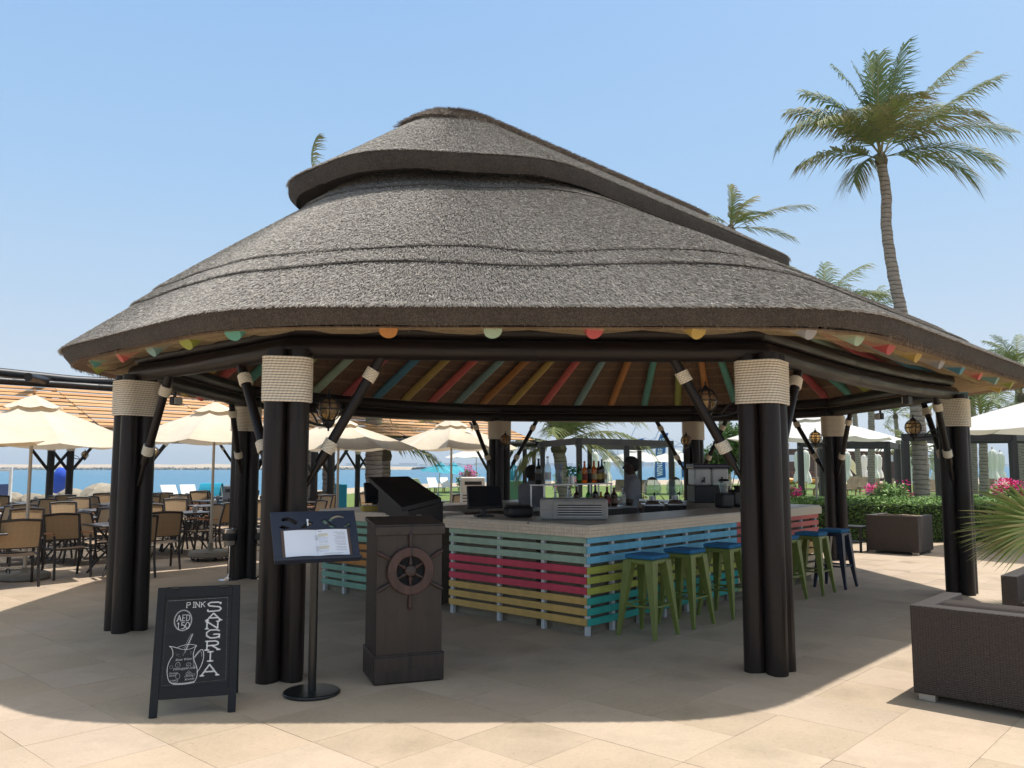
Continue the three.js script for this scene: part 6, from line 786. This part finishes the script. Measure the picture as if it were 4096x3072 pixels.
// flags
for (const [x, z, l, dx] of [[2618, 55, 'blue banner lettered WINDSURFING beyond the shade frame', 0], [2726, 60, 'blue banner partly hidden behind the oleander bush', 1], [2528, 66, 'blue banner behind the shade frame post', 2]]) {
  const f = thing('feather_banner', l, 'banner', onLand(x, z), .15); part('mast', tube([V(0, 0, 0), V(.05, 2, 0), V(.25, 3.6, 0), V(.75, 4.5, 0)], .03, 20, 6), M.white, f); f.scale.setScalar(.86);
  const cv = document.createElement('canvas'); cv.width = 128; cv.height = 768; const q = cv.getContext('2d'); q.fillStyle = '#2f66ad'; q.fillRect(0, 0, 128, 768); q.save(); q.translate(92, 730); q.rotate(-PI / 2); q.fillStyle = '#e8edf2'; q.font = 'bold 92px sans-serif'; q.fillText('WINDSURFING', 0, 0, 700); q.restore(); const t = new THREE.CanvasTexture(cv); t.colorSpace = THREE.SRGBColorSpace;
  const g = [], N = 12, e = k => { const y = .9 + 3.4 * k, xo = .03 + .5 * Math.pow(k, 3); return [V(xo, y, .03 * Math.sin(k * 9)), V(xo + .85 * (1 - .25 * k * k), y + .1, .05 * Math.sin(k * 7 + 1))]; }; for (let i = 0; i < N; i++) { const [a, b] = e(i / N), [c, d] = e((i + 1) / N); g.push(quadGeo([a, b, d, c], [[0, i / N], [1, i / N], [1, (i + 1) / N], [0, (i + 1) / N]])); } part('cloth', g, std([1, 1, 1], .85, { map: t, side: THREE.DoubleSide }), f);
}
// beach hut with slatted white roof, surfboard, kayaks
{
  const h = thing('beach_hut', 'brown beach hut with white board roof across the lawn', 'hut', onLand(3390, 88, -.02)), br = std([.105, .066, .047], .85, { map: tStreak }); part('wall', box(13, 3.2, 6, -.6, 1.6, -3), br, h); for (const x of [-5.6, -2.4, 2.6, 4.4]) { part('window', box(.9, .7, .06, x, 2.35, .02), std([.5, .6, .68], .3), h); } for (let k = 0; k < 11; k++) part('balustrade_post', box(.07, .9, .07, -6.3 + k * .32, .45, .6), std([.2, .07, .04], .7), h); part('balustrade_rail', box(3.5, .08, .08, -4.7, .92, .6), std([.2, .07, .04], .7), h);
  for (let k = 0; k < 26; k++) { const m = part('roof_board', box(.5, .06, 4.4), M.white, h); m.position.set(-.2 + k * .52 - .2, 3.75 + rr(-.02, .02), -.9); m.rotation.x = .32; } part('roof_deck', box(13.2, .1, 6.4, -.6, 3.27, -3), br, h);
  const sb = thing('surfboard', 'pale yellow surfboard leaning against the brown hut', 'surfboard', onLand(3410, 83, -.02), 0); const sm = new THREE.SphereGeometry(1, 20, 12).scale(.36, 1.35, .05); const m = part('board', sm, std([.66, .62, .36], .35), sb); m.position.y = 1.62; m.rotation.z = .6; part('rack', box(.12, 1.0, .12, 0, .5, -.1), br, sb);
  let k0 = null; for (const [x, z, r] of [[3240, 76, .3], [3262, 72, -.4], [3285, 74, .2], [3180, 74, .1]]) { const p = onLand(x, z, -.02); if (!k0) { k0 = thing('kayak', 'orange yellow kayak lying on the lawn', 'kayak', p, r, 'orange kayaks on the lawn'); const s = new THREE.SphereGeometry(1, 22, 12).scale(1.5, .26, .36), pp = s.attributes.position; for (let i = 0; i < pp.count; i++) pp.setY(i, pp.getY(i) + .22 * (pp.getX(i) / 1.5) ** 2 + .26); s.computeVertexNormals(); part('hull', s, std([.75, .30, .02], .4), k0); part('cockpit', new THREE.TorusGeometry(.3, .04, 8, 20).rotateX(PI / 2).scale(1.4, 1, .8).translate(0, .52, 0), M.black, k0); } else copy(k0, p, r); }
}
// shore rocks, buoys, port cranes
{
  const rg = [0, 1, 2].map(k => { const g = new THREE.IcosahedronGeometry(1, 2), p = g.attributes.position; for (let i = 0; i < p.count; i++) { const s = .75 + .5 * fbm(p.getX(i) * 1.5 + k * 9 + 4, p.getY(i) * 1.5 + p.getZ(i) + 8, 64, k); p.setXYZ(i, p.getX(i) * s, p.getY(i) * s * .7, p.getZ(i) * s); } g.computeVertexNormals(); return boxUV(g); }), rm = std([.55, .47, .36], .95, { map: tStone, bumpMap: tStoneB, bumpScale: .04 });
  for (const [x, z, s] of [[285, 35.5, .75], [320, 35, .5], [440, 34.2, .9], [425, 35.5, 1.0], [130, 36, .5], [40, 36, .6], [560, 36, .6], [1290, 34, .7], [1240, 36, .6], [205, 36, .5]]) { const r = part(numbered('shore_rock'), rg[Math.floor(R() * 3)], rm, scene); r.position.copy(onLand(x, z)).setY(s * .25 - .04); r.scale.set(s, s, s); r.rotation.y = R() * 6; tag(r, 'pale weathered rock at the water edge beyond the terrace', 'rock', 'pale rocks along the water edge'); }
  for (const [x, y, z, l] of [[838, 1928, 60, 'red round buoy floating beyond the turquoise towel'], [628, 1958, 50, 'red round buoy floating beside the pergola post']]) { const p = At(x, y, z); const b = thing('buoy', l, 'buoy', V(p.x, -1.6, p.z)); part('float', new THREE.SphereGeometry(.3, 16, 12).translate(0, .12, 0), std([.6, .08, .05], .5), b); part('topmark', lathe([[0, .40], [.05, .42], [.05, .55], [.16, .6], [.18, .75], [.1, .88], [0, .9]], 12), std([.6, .08, .05], .5), b); }
  const cm = std([.32, .40, .50], .8); [[2545, 'port crane on the horizon beside the banner mast'], [2590, 'second port crane on the horizon with raised boom'], [2680, 'port crane on the horizon behind the barman side parasol'], [2490, 'low port crane on the horizon behind the shade frame'], [3515, 'port crane on the horizon above the hut roof']].forEach(([x, l], i) => { const p = At(x, 1850, 1500), c = thing('port_crane', l, 'crane', V(p.x, -1.6, p.z), rr(-.4, .4)); const H = 34; for (const [a, b] of [[-8, -6], [8, -6], [-8, 6], [8, 6]]) part('leg', box(1.3, H, 1.3, a, H / 2, b), cm, c); part('girder', box(64, 2, 3, 6, H + 1, 0), cm, c); part('mast', rod(V(-6, H, 0), V(-4, H + 18, 0), .9), cm, c); part('boom', rod(V(8, H + 2, 0), V(8 + (i % 2 ? 16 : 30), H + (i % 2 ? 36 : 18), 0), .9), cm, c); part('stay', rod(V(-4, H + 18, 0), V(30, H + 2, 0), .5), cm, c); });
}
scene.traverse(o => { if (o.isMesh) { o.castShadow = true; o.receiveShadow = true; } });
renderer.render(scene, camera);
